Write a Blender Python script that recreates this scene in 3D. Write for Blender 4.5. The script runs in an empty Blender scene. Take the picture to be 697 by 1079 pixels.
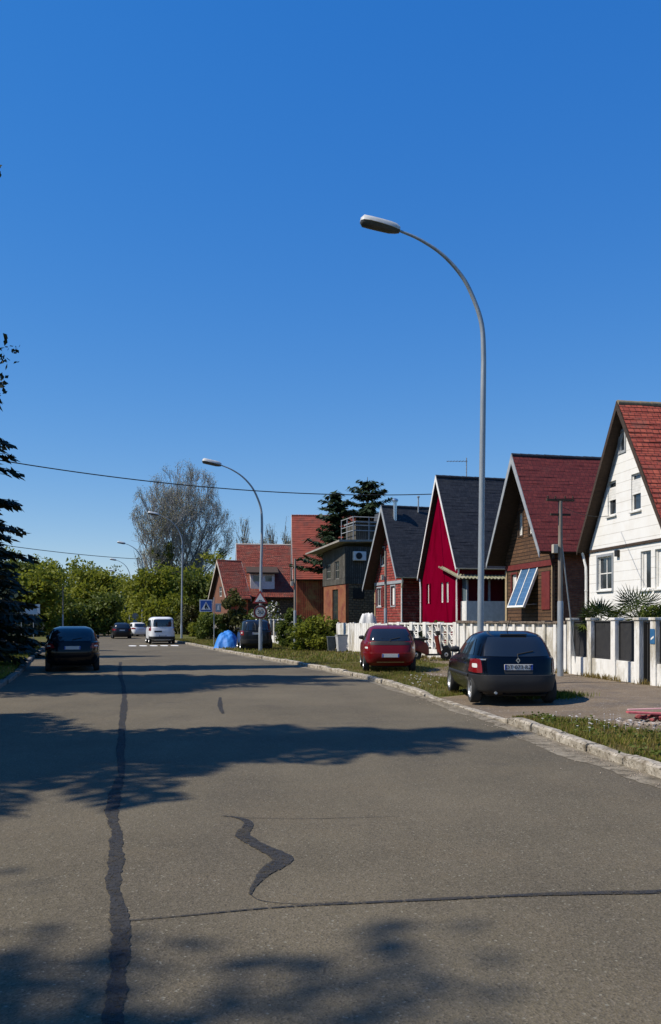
import bpy, bmesh, math, random
from mathutils import Vector, Matrix
from mathutils.geometry import tessellate_polygon
R=math.radians; PI=math.pi
SC=bpy.context.scene; COL=SC.collection
random.seed(7)
# ---------------------------------------------------------------- camera, sky, sun, exposure
cam_d=bpy.data.cameras.new('camera'); cam=bpy.data.objects.new('camera',cam_d); COL.objects.link(cam)
cam.location=(0,0,1.70); cam.rotation_euler=(R(90),0,0)
cam_d.sensor_fit='VERTICAL'; cam_d.sensor_height=36; cam_d.lens=30.03
cam_d.shift_y=(654-539.5)/1079; cam_d.clip_end=6000; cam_d.clip_start=.05
SC.camera=cam
SUN_EL=R(50); SUN_AZ=R(13)      # the sun stands left and a little behind the camera
sx,sy,sz=-math.cos(SUN_AZ)*math.cos(SUN_EL),-math.sin(SUN_AZ)*math.cos(SUN_EL),math.sin(SUN_EL)
w=bpy.data.worlds.new('World'); SC.world=w; w.use_nodes=True
nt=w.node_tree; nt.nodes.clear()
sky=nt.nodes.new('ShaderNodeTexSky'); sky.sky_type='NISHITA'; sky.sun_disc=False
sky.sun_elevation=SUN_EL; sky.sun_rotation=math.atan2(sx,sy); sky.altitude=300
sky.air_density=1.0; sky.dust_density=.1; sky.ozone_density=2.5
hs=nt.nodes.new('ShaderNodeHueSaturation'); hs.inputs['Saturation'].default_value=1.62; hs.inputs['Value'].default_value=1.0
bg=nt.nodes.new('ShaderNodeBackground'); bg.inputs['Strength'].default_value=.135
wo=nt.nodes.new('ShaderNodeOutputWorld')
gm=nt.nodes.new('ShaderNodeGamma'); gm.inputs[1].default_value=.74
nt.links.new(sky.outputs[0],gm.inputs[0]); nt.links.new(gm.outputs[0],hs.inputs['Color']); spc=nt.nodes.new('ShaderNodeSeparateColor'); cbc=nt.nodes.new('ShaderNodeCombineColor'); nt.links.new(hs.outputs[0],spc.inputs[0])
for i,(p_,k_) in enumerate(((.896,1.12),(.863,1.25),(.53,2.38))):   # deepens the blue the way the photograph's sky reads
    a_=nt.nodes.new('ShaderNodeMath'); a_.operation='MAXIMUM'; a_.inputs[1].default_value=.0; b_=nt.nodes.new('ShaderNodeMath'); b_.operation='POWER'; b_.inputs[1].default_value=p_; c_=nt.nodes.new('ShaderNodeMath'); c_.operation='MULTIPLY'; c_.inputs[1].default_value=k_
    nt.links.new(spc.outputs[i],a_.inputs[0]); nt.links.new(a_.outputs[0],b_.inputs[0]); nt.links.new(b_.outputs[0],c_.inputs[0]); nt.links.new(c_.outputs[0],cbc.inputs[i])
nt.links.new(cbc.outputs[0],bg.inputs[0]); nt.links.new(bg.outputs[0],wo.inputs[0])
sd=bpy.data.lights.new('sun','SUN'); sd.energy=5.0; sd.angle=R(.53); sd.color=(1,.915,.80)
so=bpy.data.objects.new('sun',sd); COL.objects.link(so)
so.rotation_euler=Vector((sx,sy,sz)).to_track_quat('Z','Y').to_euler()
so.location=(-20,-5,30)
SC.view_settings.view_transform='Standard'; SC.view_settings.look='None'
SC.view_settings.exposure=0.2; SC.view_settings.gamma=1; SC.view_settings.use_curve_mapping=False
# ---------------------------------------------------------------- materials
MATS={}
def L(nt,a,b): nt.links.new(a,b)
def node(nt,t,**k):
    n=nt.nodes.new(t)
    for a,b in k.items(): setattr(n,a,b)
    return n
def mat(name,c1,c2=None,scale=3,rough=.75,metal=0,spec=.4,bump=0,bscale=40,coat=0,detail=6,speck=None,coord='Object',stretch=(1,1,1),trans=0,lohi=(.35,.65),c3=None,s3=.4):
    """noise-varied principled material; speck=(colour, scale, threshold) sprinkles small spots"""
    if name in MATS: return MATS[name]
    m=bpy.data.materials.new(name); m.use_nodes=True; n=m.node_tree; P=n.nodes['Principled BSDF']
    P.inputs['Roughness'].default_value=rough; P.inputs['Metallic'].default_value=metal
    P.inputs['Specular IOR Level'].default_value=spec
    if spec<.05: P.inputs['IOR'].default_value=1.02
    if coat: P.inputs['Coat Weight'].default_value=coat; P.inputs['Coat Roughness'].default_value=.05
    if trans: P.inputs['Transmission Weight'].default_value=trans
    tc=node(n,'ShaderNodeTexCoord'); mp=node(n,'ShaderNodeMapping'); mp.inputs['Scale'].default_value=stretch
    L(n,tc.outputs[coord],mp.inputs[0])
    if c2 is not None:
        nz=node(n,'ShaderNodeTexNoise'); nz.inputs['Scale'].default_value=scale; nz.inputs['Detail'].default_value=detail; nz.inputs['Roughness'].default_value=.65
        L(n,mp.outputs[0],nz.inputs['Vector'])
        mr=node(n,'ShaderNodeMapRange'); mr.inputs[1].default_value=lohi[0]; mr.inputs[2].default_value=lohi[1]; L(n,nz.outputs[0],mr.inputs[0])
        mx=node(n,'ShaderNodeMix',data_type='RGBA'); mx.inputs[6].default_value=(*c1,1); mx.inputs[7].default_value=(*c2,1)
        L(n,mr.outputs[0],mx.inputs[0]); out=mx.outputs[2]
        if c3 is not None:
            n3=node(n,'ShaderNodeTexNoise'); n3.inputs['Scale'].default_value=s3; n3.inputs['Detail'].default_value=8; n3.inputs['Roughness'].default_value=.7
            L(n,mp.outputs[0],n3.inputs['Vector'])
            m3=node(n,'ShaderNodeMapRange'); m3.inputs[1].default_value=.48; m3.inputs[2].default_value=.62; L(n,n3.outputs[0],m3.inputs[0])
            x3=node(n,'ShaderNodeMix',data_type='RGBA'); L(n,m3.outputs[0],x3.inputs[0]); L(n,out,x3.inputs[6]); x3.inputs[7].default_value=(*c3,1); out=x3.outputs[2]
        if speck:
            v=node(n,'ShaderNodeTexVoronoi'); v.inputs['Scale'].default_value=speck[1]; L(n,mp.outputs[0],v.inputs['Vector'])
            lt=node(n,'ShaderNodeMath',operation='LESS_THAN'); lt.inputs[1].default_value=speck[2]
            sx_=node(n,'ShaderNodeSeparateColor'); L(n,v.outputs['Color'],sx_.inputs[0]); L(n,sx_.outputs[0],lt.inputs[0])
            x4=node(n,'ShaderNodeMix',data_type='RGBA'); L(n,lt.outputs[0],x4.inputs[0]); L(n,out,x4.inputs[6]); x4.inputs[7].default_value=(*speck[0],1); out=x4.outputs[2]
        L(n,out,P.inputs['Base Color'])
    else: P.inputs['Base Color'].default_value=(*c1,1)
    if bump:
        b=node(n,'ShaderNodeBump'); b.inputs['Strength'].default_value=bump; b.inputs['Distance'].default_value=.02
        nb=node(n,'ShaderNodeTexNoise'); nb.inputs['Scale'].default_value=bscale; nb.inputs['Detail'].default_value=5
        L(n,mp.outputs[0],nb.inputs['Vector']); L(n,nb.outputs[0],b.inputs['Height']); L(n,b.outputs[0],P.inputs['Normal'])
    MATS[name]=m; return m
def brickmat(name,c1,c2,mortar,bw,bh,ms=.012,rough=.8,bump=.6,weather=None,wscale=.8,wr=(.5,.68),offset=.5,spec=.3,vary=.35,jit=.0):
    """UV (metres) brick / tile / board pattern with per-unit colour and weathering"""
    if name in MATS: return MATS[name]
    m=bpy.data.materials.new(name); m.use_nodes=True; n=m.node_tree; P=n.nodes['Principled BSDF']
    P.inputs['Roughness'].default_value=rough; P.inputs['Specular IOR Level'].default_value=spec
    tc=node(n,'ShaderNodeTexCoord'); br=node(n,'ShaderNodeTexBrick'); br.offset=offset
    vec=tc.outputs['UV']
    if jit:
        nj=node(n,'ShaderNodeTexNoise'); nj.inputs['Scale'].default_value=1.2; L(n,vec,nj.inputs['Vector'])
        sb=node(n,'ShaderNodeVectorMath',operation='SUBTRACT'); sb.inputs[1].default_value=(.5,.5,.5); L(n,nj.outputs['Color'],sb.inputs[0])
        sc_=node(n,'ShaderNodeVectorMath',operation='SCALE'); sc_.inputs['Scale'].default_value=jit; L(n,sb.outputs[0],sc_.inputs[0])
        ad=node(n,'ShaderNodeVectorMath',operation='ADD'); L(n,vec,ad.inputs[0]); L(n,sc_.outputs[0],ad.inputs[1]); vec=ad.outputs[0]
    L(n,vec,br.inputs['Vector'])
    br.inputs['Scale'].default_value=1; br.inputs['Brick Width'].default_value=bw; br.inputs['Row Height'].default_value=bh
    br.inputs['Mortar Size'].default_value=ms; br.inputs['Mortar Smooth'].default_value=.3; br.inputs['Bias'].default_value=0
    br.inputs['Color1'].default_value=(*c1,1); br.inputs['Color2'].default_value=(*c2,1); br.inputs['Mortar'].default_value=(*mortar,1)
    nz=node(n,'ShaderNodeTexNoise'); nz.inputs['Scale'].default_value=6; nz.inputs['Detail'].default_value=8; nz.inputs['Roughness'].default_value=.7; L(n,tc.outputs['UV'],nz.inputs['Vector'])
    mr=node(n,'ShaderNodeMapRange'); mr.inputs[1].default_value=.3; mr.inputs[2].default_value=.7; mr.inputs[3].default_value=1-vary; mr.inputs[4].default_value=1+vary*.6; L(n,nz.outputs[0],mr.inputs[0])
    mu=node(n,'ShaderNodeVectorMath',operation='SCALE'); L(n,br.outputs['Color'],mu.inputs[0]); L(n,mr.outputs[0],mu.inputs['Scale']); out=mu.outputs[0]
    if weather:
        nw=node(n,'ShaderNodeTexNoise'); nw.inputs['Scale'].default_value=wscale; nw.inputs['Detail'].default_value=9; nw.inputs['Roughness'].default_value=.72; L(n,tc.outputs['UV'],nw.inputs['Vector'])
        mw=node(n,'ShaderNodeMapRange'); mw.inputs[1].default_value=wr[0]; mw.inputs[2].default_value=wr[1]; L(n,nw.outputs[0],mw.inputs[0])
        x=node(n,'ShaderNodeMix',data_type='RGBA'); L(n,mw.outputs[0],x.inputs[0]); L(n,out,x.inputs[6]); x.inputs[7].default_value=(*weather,1); out=x.outputs[2]
    L(n,out,P.inputs['Base Color'])
    b=node(n,'ShaderNodeBump'); b.inputs['Strength'].default_value=bump; b.inputs['Distance'].default_value=.012; b.invert=True
    L(n,br.outputs['Fac'],b.inputs['Height'])
    b2=node(n,'ShaderNodeBump'); b2.inputs['Strength'].default_value=.25; b2.inputs['Distance'].default_value=.01; L(n,nz.outputs[0],b2.inputs['Height']); L(n,b.outputs[0],b2.inputs['Normal'])
    L(n,b2.outputs[0],P.inputs['Normal'])
    MATS[name]=m; return m
def leafmat(name,c1,c2,scale=.6,tl=.25):
    if name in MATS: return MATS[name]
    m=mat(name,c1,c2,scale=scale,rough=.6,spec=.25,lohi=(.3,.7)); n=m.node_tree; P=n.nodes['Principled BSDF']
    t=node(n,'ShaderNodeBsdfTranslucent'); mixs=node(n,'ShaderNodeMixShader'); mixs.inputs[0].default_value=tl
    src=P.inputs['Base Color'].links[0].from_socket; L(n,src,t.inputs['Color'])
    o=n.nodes['Material Output']; L(n,P.outputs[0],mixs.inputs[1]); L(n,t.outputs[0],mixs.inputs[2]); L(n,mixs.outputs[0],o.inputs[0])
    return m
# ---------------------------------------------------------------- mesh helper
class MB:
    def __init__(s): s.v=[];s.f=[];s.mi=[];s.m=0
    def add(s,vs,fs,M=None):
        o=len(s.v)
        s.v+= [tuple(M@Vector(v)) for v in vs] if M is not None else [tuple(v) for v in vs]
        s.f+=[tuple(i+o for i in f) for f in fs]; s.mi+=[s.m]*len(fs); return s
    def box(s,x0,x1,y0,y1,z0,z1,M=None,bev=0):
        if bev:
            b=bev;vs=[];
            bm=bmesh.new(); bmesh.ops.create_cube(bm,size=1)
            for v in bm.verts: v.co=Vector(((x0+x1)/2+v.co.x*(x1-x0),(y0+y1)/2+v.co.y*(y1-y0),(z0+z1)/2+v.co.z*(z1-z0)))
            bmesh.ops.bevel(bm,geom=bm.edges[:],offset=b,segments=2,affect='EDGES',profile=.6)
            bm.verts.index_update(); vs=[v.co.copy() for v in bm.verts]; fs=[[v.index for v in f.verts] for f in bm.faces]; bm.free()
            return s.add(vs,fs,M)
        vs=[(x0,y0,z0),(x1,y0,z0),(x1,y1,z0),(x0,y1,z0),(x0,y0,z1),(x1,y0,z1),(x1,y1,z1),(x0,y1,z1)]
        return s.add(vs,[(0,3,2,1),(4,5,6,7),(0,1,5,4),(1,2,6,5),(2,3,7,6),(3,0,4,7)],M)
    def tube(s,pts,rad,n=8,cap=True,M=None):
        pts=[Vector(p) for p in pts]; k=len(pts)
        if not hasattr(rad,'__len__'): rad=[rad]*k
        vs=[];fs=[]; up=None
        for i,p in enumerate(pts):
            d=(pts[min(i+1,k-1)]-pts[max(i-1,0)])
            if d.length<1e-9: d=Vector((0,0,1))
            d.normalize()
            if up is None: up=Vector((1,0,0)) if abs(d.x)<.8 else Vector((0,1,0))
            a=(up-d*up.dot(d)).normalized(); up=a; b=d.cross(a)
            for j in range(n):
                t=2*PI*j/n; vs.append(p+(a*math.cos(t)+b*math.sin(t))*rad[i])
        for i in range(k-1):
            for j in range(n): fs.append((i*n+j,i*n+(j+1)%n,(i+1)*n+(j+1)%n,(i+1)*n+j))
        if cap: fs.append(tuple(range(n))[::-1]); fs.append(tuple((k-1)*n+j for j in range(n)))
        return s.add(vs,fs,M)
    def lathe(s,prof,n=24,M=None,cap=True):
        vs=[];fs=[];k=len(prof)
        for r,z in prof:
            for j in range(n): t=2*PI*j/n; vs.append((r*math.cos(t),r*math.sin(t),z))
        for i in range(k-1):
            for j in range(n): fs.append((i*n+j,i*n+(j+1)%n,(i+1)*n+(j+1)%n,(i+1)*n+j))
        if cap: fs.append(tuple(range(n))[::-1]); fs.append(tuple((k-1)*n+j for j in range(n)))
        return s.add(vs,fs,M)
    def prism(s,poly,y0,y1,M=None,holes=()):
        """poly in (x,z) extruded along y; holes are cut through"""
        loops=[list(poly)]+[list(h) for h in holes]; allp=[p for l in loops for p in l]; N=len(allp)
        tris=tessellate_polygon([[Vector((p[0],p[1],0)) for p in l] for l in loops])
        vs=[(p[0],y0,p[1]) for p in allp]+[(p[0],y1,p[1]) for p in allp]; fs=[]
        for t in tris:
            a,b,c=t; ar=(allp[b][0]-allp[a][0])*(allp[c][1]-allp[a][1])-(allp[b][1]-allp[a][1])*(allp[c][0]-allp[a][0])
            if abs(ar)<1e-9: continue
            if ar<0: b,c=c,b
            fs.append((a,b,c)); fs.append((a+N,c+N,b+N))
        o=0
        for l in loops:
            k=len(l)
            for i in range(k): fs.append((o+i,o+(i+1)%k,o+(i+1)%k+N,o+i+N))
            o+=k
        return s.add(vs,fs,M)
    def rect(s,x0,x1,z0,z1): return [(x0,z0),(x1,z0),(x1,z1),(x0,z1)]
    def build(s,name,m,parent=None,smooth=False,loc=None,rot=None,fixn=True,uv=True):
        me=bpy.data.meshes.new(name); me.from_pydata(s.v,[],s.f)
        ms=m if isinstance(m,(list,tuple)) else [m]
        for x in ms: me.materials.append(x)
        if len(ms)>1: me.polygons.foreach_set('material_index',s.mi)
        if fixn:
            bm=bmesh.new(); bm.from_mesh(me); bmesh.ops.recalc_face_normals(bm,faces=bm.faces[:]); bm.to_mesh(me); bm.free()
        if smooth:
            me.polygons.foreach_set('use_smooth',[True]*len(me.polygons))
            if smooth!='all':
                try: me.set_sharp_from_angle(angle=R(smooth if smooth is not True else 40))
                except Exception: pass
        if uv and len(me.polygons)<60000:
            ul=me.uv_layers.new(name='uv'); me.calc_loop_triangles() if False else None
            for p in me.polygons:
                nn=p.normal
                if abs(nn.z)>.94: t=Vector((1,0,0)); b=Vector((0,1,0))
                else:
                    t=Vector((0,0,1)).cross(nn).normalized(); b=nn.cross(t)
                for li in p.loop_indices:
                    co=me.vertices[me.loops[li].vertex_index].co
                    ul.data[li].uv=(co.dot(t),co.dot(b))
        me.update()
        o=bpy.data.objects.new(name,me); COL.objects.link(o)
        if parent: o.parent=parent
        if loc is not None: o.location=loc
        if rot is not None: o.rotation_euler=rot
        return o
def tag(o,label=None,cat=None,group=None,kind=None):
    if label: o['label']=label
    if cat: o['category']=cat
    if group: o['group']=group
    if kind: o['kind']=kind
    return o
def empty(name,loc,rz=0,label=None,cat=None,group=None):
    o=bpy.data.objects.new(name,None); COL.objects.link(o); o.location=loc; o.rotation_euler=(0,0,rz); o.empty_display_size=.3
    return tag(o,label,cat,group)
def children(o): return [c for c in bpy.data.objects if c.parent==o]
def copy_tree(o,parent=None,kids=None):
    if kids is None:
        kids={}
        for c in bpy.data.objects:
            if c.parent: kids.setdefault(c.parent.name,[]).append(c)
    c=o.copy(); COL.objects.link(c)
    if parent: c.parent=parent
    for ch in kids.get(o.name,[]): copy_tree(ch,c,kids)
    return c
def lerp(a,b,t): return a+(b-a)*t
def interp(tab,x):
    if x<=tab[0][0]: return tab[0][1:]
    for i in range(len(tab)-1):
        if x<=tab[i+1][0]:
            t=(x-tab[i][0])/(tab[i+1][0]-tab[i][0]); return tuple(lerp(a,b,t) for a,b in zip(tab[i][1:],tab[i+1][1:]))
    return tab[-1][1:]
def boardmat(name,c1,c2,line,h,lw=.03,rough=.7,bump=.6,weather=None,spec=.3):
    m=bpy.data.materials.new(name); m.use_nodes=True; n=m.node_tree; P=n.nodes['Principled BSDF']; P.inputs['Roughness'].default_value=rough; P.inputs['Specular IOR Level'].default_value=spec
    tc=node(n,'ShaderNodeTexCoord'); sp=node(n,'ShaderNodeSeparateXYZ'); L(n,tc.outputs['UV'],sp.inputs[0])
    d=node(n,'ShaderNodeMath',operation='DIVIDE'); d.inputs[1].default_value=h; L(n,sp.outputs[1],d.inputs[0])
    fr=node(n,'ShaderNodeMath',operation='FRACT'); L(n,d.outputs[0],fr.inputs[0]); lt=node(n,'ShaderNodeMath',operation='LESS_THAN'); lt.inputs[1].default_value=lw/h; L(n,fr.outputs[0],lt.inputs[0])
    nz=node(n,'ShaderNodeTexNoise'); nz.inputs['Scale'].default_value=1.6; nz.inputs['Detail'].default_value=9; nz.inputs['Roughness'].default_value=.7; L(n,tc.outputs['UV'],nz.inputs['Vector'])
    mr=node(n,'ShaderNodeMapRange'); mr.inputs[1].default_value=.4; mr.inputs[2].default_value=.7; L(n,nz.outputs[0],mr.inputs[0])
    x=node(n,'ShaderNodeMix',data_type='RGBA'); L(n,mr.outputs[0],x.inputs[0]); x.inputs[6].default_value=(*c1,1); x.inputs[7].default_value=(*c2,1)
    gl=node(n,'ShaderNodeMath',operation='MULTIPLY'); L(n,lt.outputs[0],gl.inputs[0]); L(n,nz.outputs[0],gl.inputs[1])
    y=node(n,'ShaderNodeMix',data_type='RGBA'); L(n,gl.outputs[0],y.inputs[0]); L(n,x.outputs[2],y.inputs[6]); y.inputs[7].default_value=(*line,1); L(n,y.outputs[2],P.inputs['Base Color'])
    b=node(n,'ShaderNodeBump'); b.inputs['Strength'].default_value=bump; b.inputs['Distance'].default_value=.02; L(n,fr.outputs[0],b.inputs['Height']); b.invert=True; L(n,b.outputs[0],P.inputs['Normal'])
    MATS[name]=m; return m
# common paints
M_blackrub=mat('rubber',(.015,.015,.015),(.03,.03,.028),rough=.9)
M_glassdark=mat('tinted_glass',(.012,.015,.018),rough=.04,spec=.9)
M_winglass=mat('window_glass',(.02,.025,.03),(.035,.04,.045),scale=2,rough=.06,spec=.8)
M_white=mat('white_paint',(.62,.61,.57),(.76,.75,.71),scale=5,rough=.6,bump=.1)
M_dark=mat('dark_void',(.012,.011,.01),(.02,.018,.016),rough=.9)
M_galv=mat('galvanised_steel',(.25,.28,.30),(.36,.39,.41),scale=8,rough=.5,metal=.35,stretch=(1,1,.2))
M_chrome=mat('bare_metal',(.55,.55,.55),rough=.25,metal=.9)
M_rim=mat('rim_alloy',(.45,.46,.47),rough=.35,metal=.6)
M_redlens=mat('red_lens',(.16,.004,.006),rough=.2,spec=.5)
M_clearlens=mat('clear_lens',(.65,.65,.62),rough=.15,spec=.7)
M_plate=mat('plate_white',(.5,.5,.48),rough=.5)
M_ink=mat('plate_black',(.01,.01,.012),rough=.6)
M_pblue=mat('plate_blue',(.01,.05,.3),rough=.5)
M_plastic=mat('black_plastic',(.012,.012,.012),(.018,.018,.018),rough=.6)
# ---------------------------------------------------------------- ground, road, kerbs
KR=[(4.25,1),(3.9,6),(3.53,9.1),(2.94,13.8),(2.4,17.2),(1.8,20.6),(.85,25.3),(-1.4,33),(-4.9,43.5),(-9.9,60),(-16.2,80),(-23,104),(-32,135),(-41,166)]
KL=[(-3.9,1),(-4.9,6),(-5.7,10),(-6.5,14.2),(-7.9,20),(-9.8,27),(-12.0,34),(-15.3,45),(-19.8,60),(-26.2,80),(-33,104),(-42,135),(-51,166)]
FN=[(9.0,8),(8.6,17),(8.07,20.8),(7.2,25.8),(5.6,31.7),(3.1,39),(.4,46.5),(-3.3,58),(-8.3,73),(-16,98),(-24,125)]
def smooth_poly(P,step=.5):
    """Catmull-Rom through the points"""
    out=[]
    Q=[Vector(p) for p in P]; Q=[Q[0]*2-Q[1]]+Q+[Q[-1]*2-Q[-2]]
    for i in range(1,len(Q)-2):
        n=max(2,int((Q[i+1]-Q[i]).length/step))
        for k in range(n):
            t=k/n; a,b,c,d=Q[i-1:i+3]
            out.append(.5*((2*b)+(c-a)*t+(2*a-5*b+4*c-d)*t*t+(3*b-a-3*c+d)*t**3))
    out.append(Q[-2]); return out
KRs=smooth_poly(KR); KLs=smooth_poly(KL); FNs=smooth_poly(FN)
def x_at(poly,y):
    for i in range(len(poly)-1):
        if poly[i].y<=y<=poly[i+1].y: return lerp(poly[i].x,poly[i+1].x,(y-poly[i].y)/(poly[i+1].y-poly[i].y))
    return poly[0].x if y<poly[0].y else poly[-1].x
def offs(poly,d):
    out=[]
    for i,p in enumerate(poly):
        t=(poly[min(i+1,len(poly)-1)]-poly[max(0,i-1)]).normalized(); out.append(p+Vector((t.y,-t.x))*d)
    return out
def strip(name,A,B,za,zb,m,kind='structure',sub=1,smooth=False):
    b=MB(); n=len(A); vs=[]
    for i in range(n):
        for k in range(sub+1):
            t=k/sub; vs.append((lerp(A[i].x,B[i].x,t),lerp(A[i].y,B[i].y,t),lerp(za,zb,t)))
    w_=sub+1
    b.add(vs,[(i*w_+k,i*w_+k+1,(i+1)*w_+k+1,(i+1)*w_+k) for i in range(n-1) for k in range(sub)])
    o=b.build(name,m,fixn=False); tag(o,kind=kind)
    return o
M_grass=mat('turf',(.055,.075,.014),(.10,.095,.028),scale=1.5,rough=.95,bump=.8,bscale=60,c3=(.14,.105,.05),s3=.5,detail=10,spec=.1)
M_grassfar=mat('turf_far',(.04,.07,.012),(.08,.09,.02),scale=.2,rough=.95,spec=.1)
M_path=mat('path_gravel',(.150,.115,.078),(.20,.155,.105),scale=1.3,rough=.95,bump=.6,bscale=90,speck=((.26,.23,.19),50,.06),detail=10,spec=.15,c3=(.13,.105,.08),s3=.9)
M_conc=mat('kerb_concrete',(.25,.22,.17),(.44,.40,.33),scale=7,rough=.95,bump=1,bscale=22,detail=12,c3=(.15,.125,.09),s3=3.2,spec=.2,speck=((.1,.085,.06),38,.07))
M_gutter=mat('gutter_concrete',(.16,.135,.095),(.25,.22,.165),scale=3,rough=.95,bump=1,bscale=25,detail=12,c3=(.085,.072,.05),s3=4.5,spec=.2)
# asphalt
def asphalt():
    m=bpy.data.materials.new('asphalt'); m.use_nodes=True; n=m.node_tree; P=n.nodes['Principled BSDF']
    P.inputs['Roughness'].default_value=.88; P.inputs['Specular IOR Level'].default_value=.25
    tc=node(n,'ShaderNodeTexCoord')
    def nz(s,d=6,r=.65,st=None):
        q=node(n,'ShaderNodeTexNoise'); q.inputs['Scale'].default_value=s; q.inputs['Detail'].default_value=d; q.inputs['Roughness'].default_value=r
        if st:
            mp=node(n,'ShaderNodeMapping'); mp.inputs['Scale'].default_value=st; mp.inputs['Rotation'].default_value=(0,0,R(15)); L(n,tc.outputs['Object'],mp.inputs[0]); L(n,mp.outputs[0],q.inputs['Vector'])
        else: L(n,tc.outputs['Object'],q.inputs['Vector'])
        return q.outputs[0]
    def mr(i,a,b,c=0,d=1):
        q=node(n,'ShaderNodeMapRange'); q.inputs[1].default_value=a; q.inputs[2].default_value=b; q.inputs[3].default_value=c; q.inputs[4].default_value=d; L(n,i,q.inputs[0]); return q.outputs[0]
    def mix(f,a,b,bl='MIX'):
        q=node(n,'ShaderNodeMix',data_type='RGBA'); q.blend_type=bl
        if isinstance(f,float): q.inputs[0].default_value=f
        else: L(n,f,q.inputs[0])
        for i,x in ((6,a),(7,b)):
            if isinstance(x,tuple): q.inputs[i].default_value=(*x,1)
            else: L(n,x,q.inputs[i])
        return q.outputs[2]
    c=mix(mr(nz(.35,9,.6),.35,.65),(.083,.070,.043),(.136,.114,.072))
    c=mix(mr(nz(.8,6,.6,(1,.12,1)),.5,.7,0,.5),c,(.052,.045,.032))      # long traffic streaks
    c=mix(mr(nz(.9,12,.78),.50,.70,0,.75),c,(.124,.098,.058))          # brownish dust
    c=mix(mr(nz(.55,10,.7),.56,.68,0,.55),c,(.052,.045,.034))            # dull oily patches
    # aggregate
    v=node(n,'ShaderNodeTexVoronoi'); v.inputs['Scale'].default_value=85; L(n,tc.outputs['Object'],v.inputs['Vector'])
    s=node(n,'ShaderNodeSeparateColor'); L(n,v.outputs['Color'],s.inputs[0])
    c=mix(mr(s.outputs[0],.0,1,.0,.6),c,mix(mr(s.outputs[1],0,1),(.026,.022,.016),(.20,.17,.125)))
    lt=node(n,'ShaderNodeMath',operation='GREATER_THAN'); lt.inputs[1].default_value=.992; L(n,s.outputs[2],lt.inputs[0])
    c=mix(lt.outputs[0],c,(.19,.175,.13))
    L(n,c,P.inputs['Base Color'])
    b=node(n,'ShaderNodeBump'); b.inputs['Strength'].default_value=.55; b.inputs['Distance'].default_value=.006; L(n,v.outputs['Distance'],b.inputs['Height'])
    b2=node(n,'ShaderNodeBump'); b2.inputs['Strength'].default_value=.3; b2.inputs['Distance'].default_value=.02; L(n,nz(14,8,.7),b2.inputs['Height']); L(n,b.outputs[0],b2.inputs['Normal'])
    L(n,b2.outputs[0],P.inputs['Normal'])
    return m
M_asph=asphalt()
g=MB(); S=2500; g.add([(-S,-S/4,-.06),(S,-S/4,-.06),(S,S,-.06),(-S,S,-.06)],[(0,1,2,3)])
tag(g.build('ground',M_grassfar,fixn=False),kind='structure')
def resample(P,ys): return [Vector((x_at(P,y),y)) for y in ys]
ys=[-6+.5*i for i in range(340)]; ys=[y for y in ys if y<=165]
def ext(P): return [Vector((P[0].x+(P[0].x-P[8].x)/(P[0].y-P[8].y)*(-8-P[0].y),-8))]+P
KRs=ext(KRs); KLs=ext(KLs); FNs=ext(FNs)
KRy=resample(KRs,ys); KLy=resample(KLs,ys); FNy=resample(FNs,[min(y,124.9) for y in ys]); 
for i,y in enumerate(ys): FNy[i]=Vector((x_at(FNs,y) if y<=125 else -24-(y-125)*.3,y))
strip('road',KLy,KRy,0,0,M_asph,sub=4)
# a junction where the street meets a cross road at its far end
q=MB(); q.add([(-150,165,.0),(40,165,.0),(40,172,.0),(-150,172,.0)],[(0,1,2,3)]); tag(q.build('cross_road',M_asph,fixn=False),kind='structure')
def drop(y):   # the kerb is lowered at the driveway where the hatchback stands
    def ss(a,b,x): t=min(1,max(0,(x-a)/(b-a))); return t*t*(3-2*t)
    return 1-.72*ss(13.7,14.6,y)*(1-ss(18.6,19.6,y))
def kerb(name,P,side,m,h=.13,wd=.17):
    rnd=random.Random(5); b=MB(); N=len(P); prof=[(0,-.05),(0,h*.8),(.03,h),(wd*.9,h),(wd,h-.02),(wd,-.05)]
    # stones about 1 m long with fine joints, slightly uneven
    Pf=smooth_poly([tuple(p) for p in P[::2]],.25); O=offs(Pf,side)
    i=0
    while i<len(Pf)-1:
        j=min(len(Pf)-1,i+4); dh=rnd.uniform(-.016,.012); dx=rnd.uniform(-.018,.018); seg=[]
        for k in range(i,j+1):
            d=(O[k]-Pf[k]); p=Pf[k].copy()
            if k==i: p=p.lerp(Pf[k+1],.03)
            if k==j: p=p.lerp(Pf[k-1],.03)
            dr=drop(p.y) if side>0 else 1
            seg.append([(p.x+d.x*(a+dx+rnd.uniform(-.012,.01)),p.y+d.y*(a+dx),(z if z<0 else (z+dh+rnd.uniform(-.009,.006))*dr)) for a,z in prof])
        vs=[v for s_ in seg for v in s_]; n=len(prof)
        fs=[(a*n+c,a*n+c+1,(a+1)*n+c+1,(a+1)*n+c) for a in range(len(seg)-1) for c in range(n-1)]
        fs+= [tuple(range(n)),tuple((len(seg)-1)*n+c for c in range(n))[::-1]]
        b.add(vs,fs); i=j
    return tag(b.build(name,m),kind='structure')
kerb('kerb',KRy,1,M_conc); kerb('kerb',KLy,-1,mat('kerb_shaded',(.13,.115,.09),(.2,.18,.145),scale=4,rough=.95,bump=.8,detail=9))  # left kerb: its shade is put into a darker concrete colour
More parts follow.
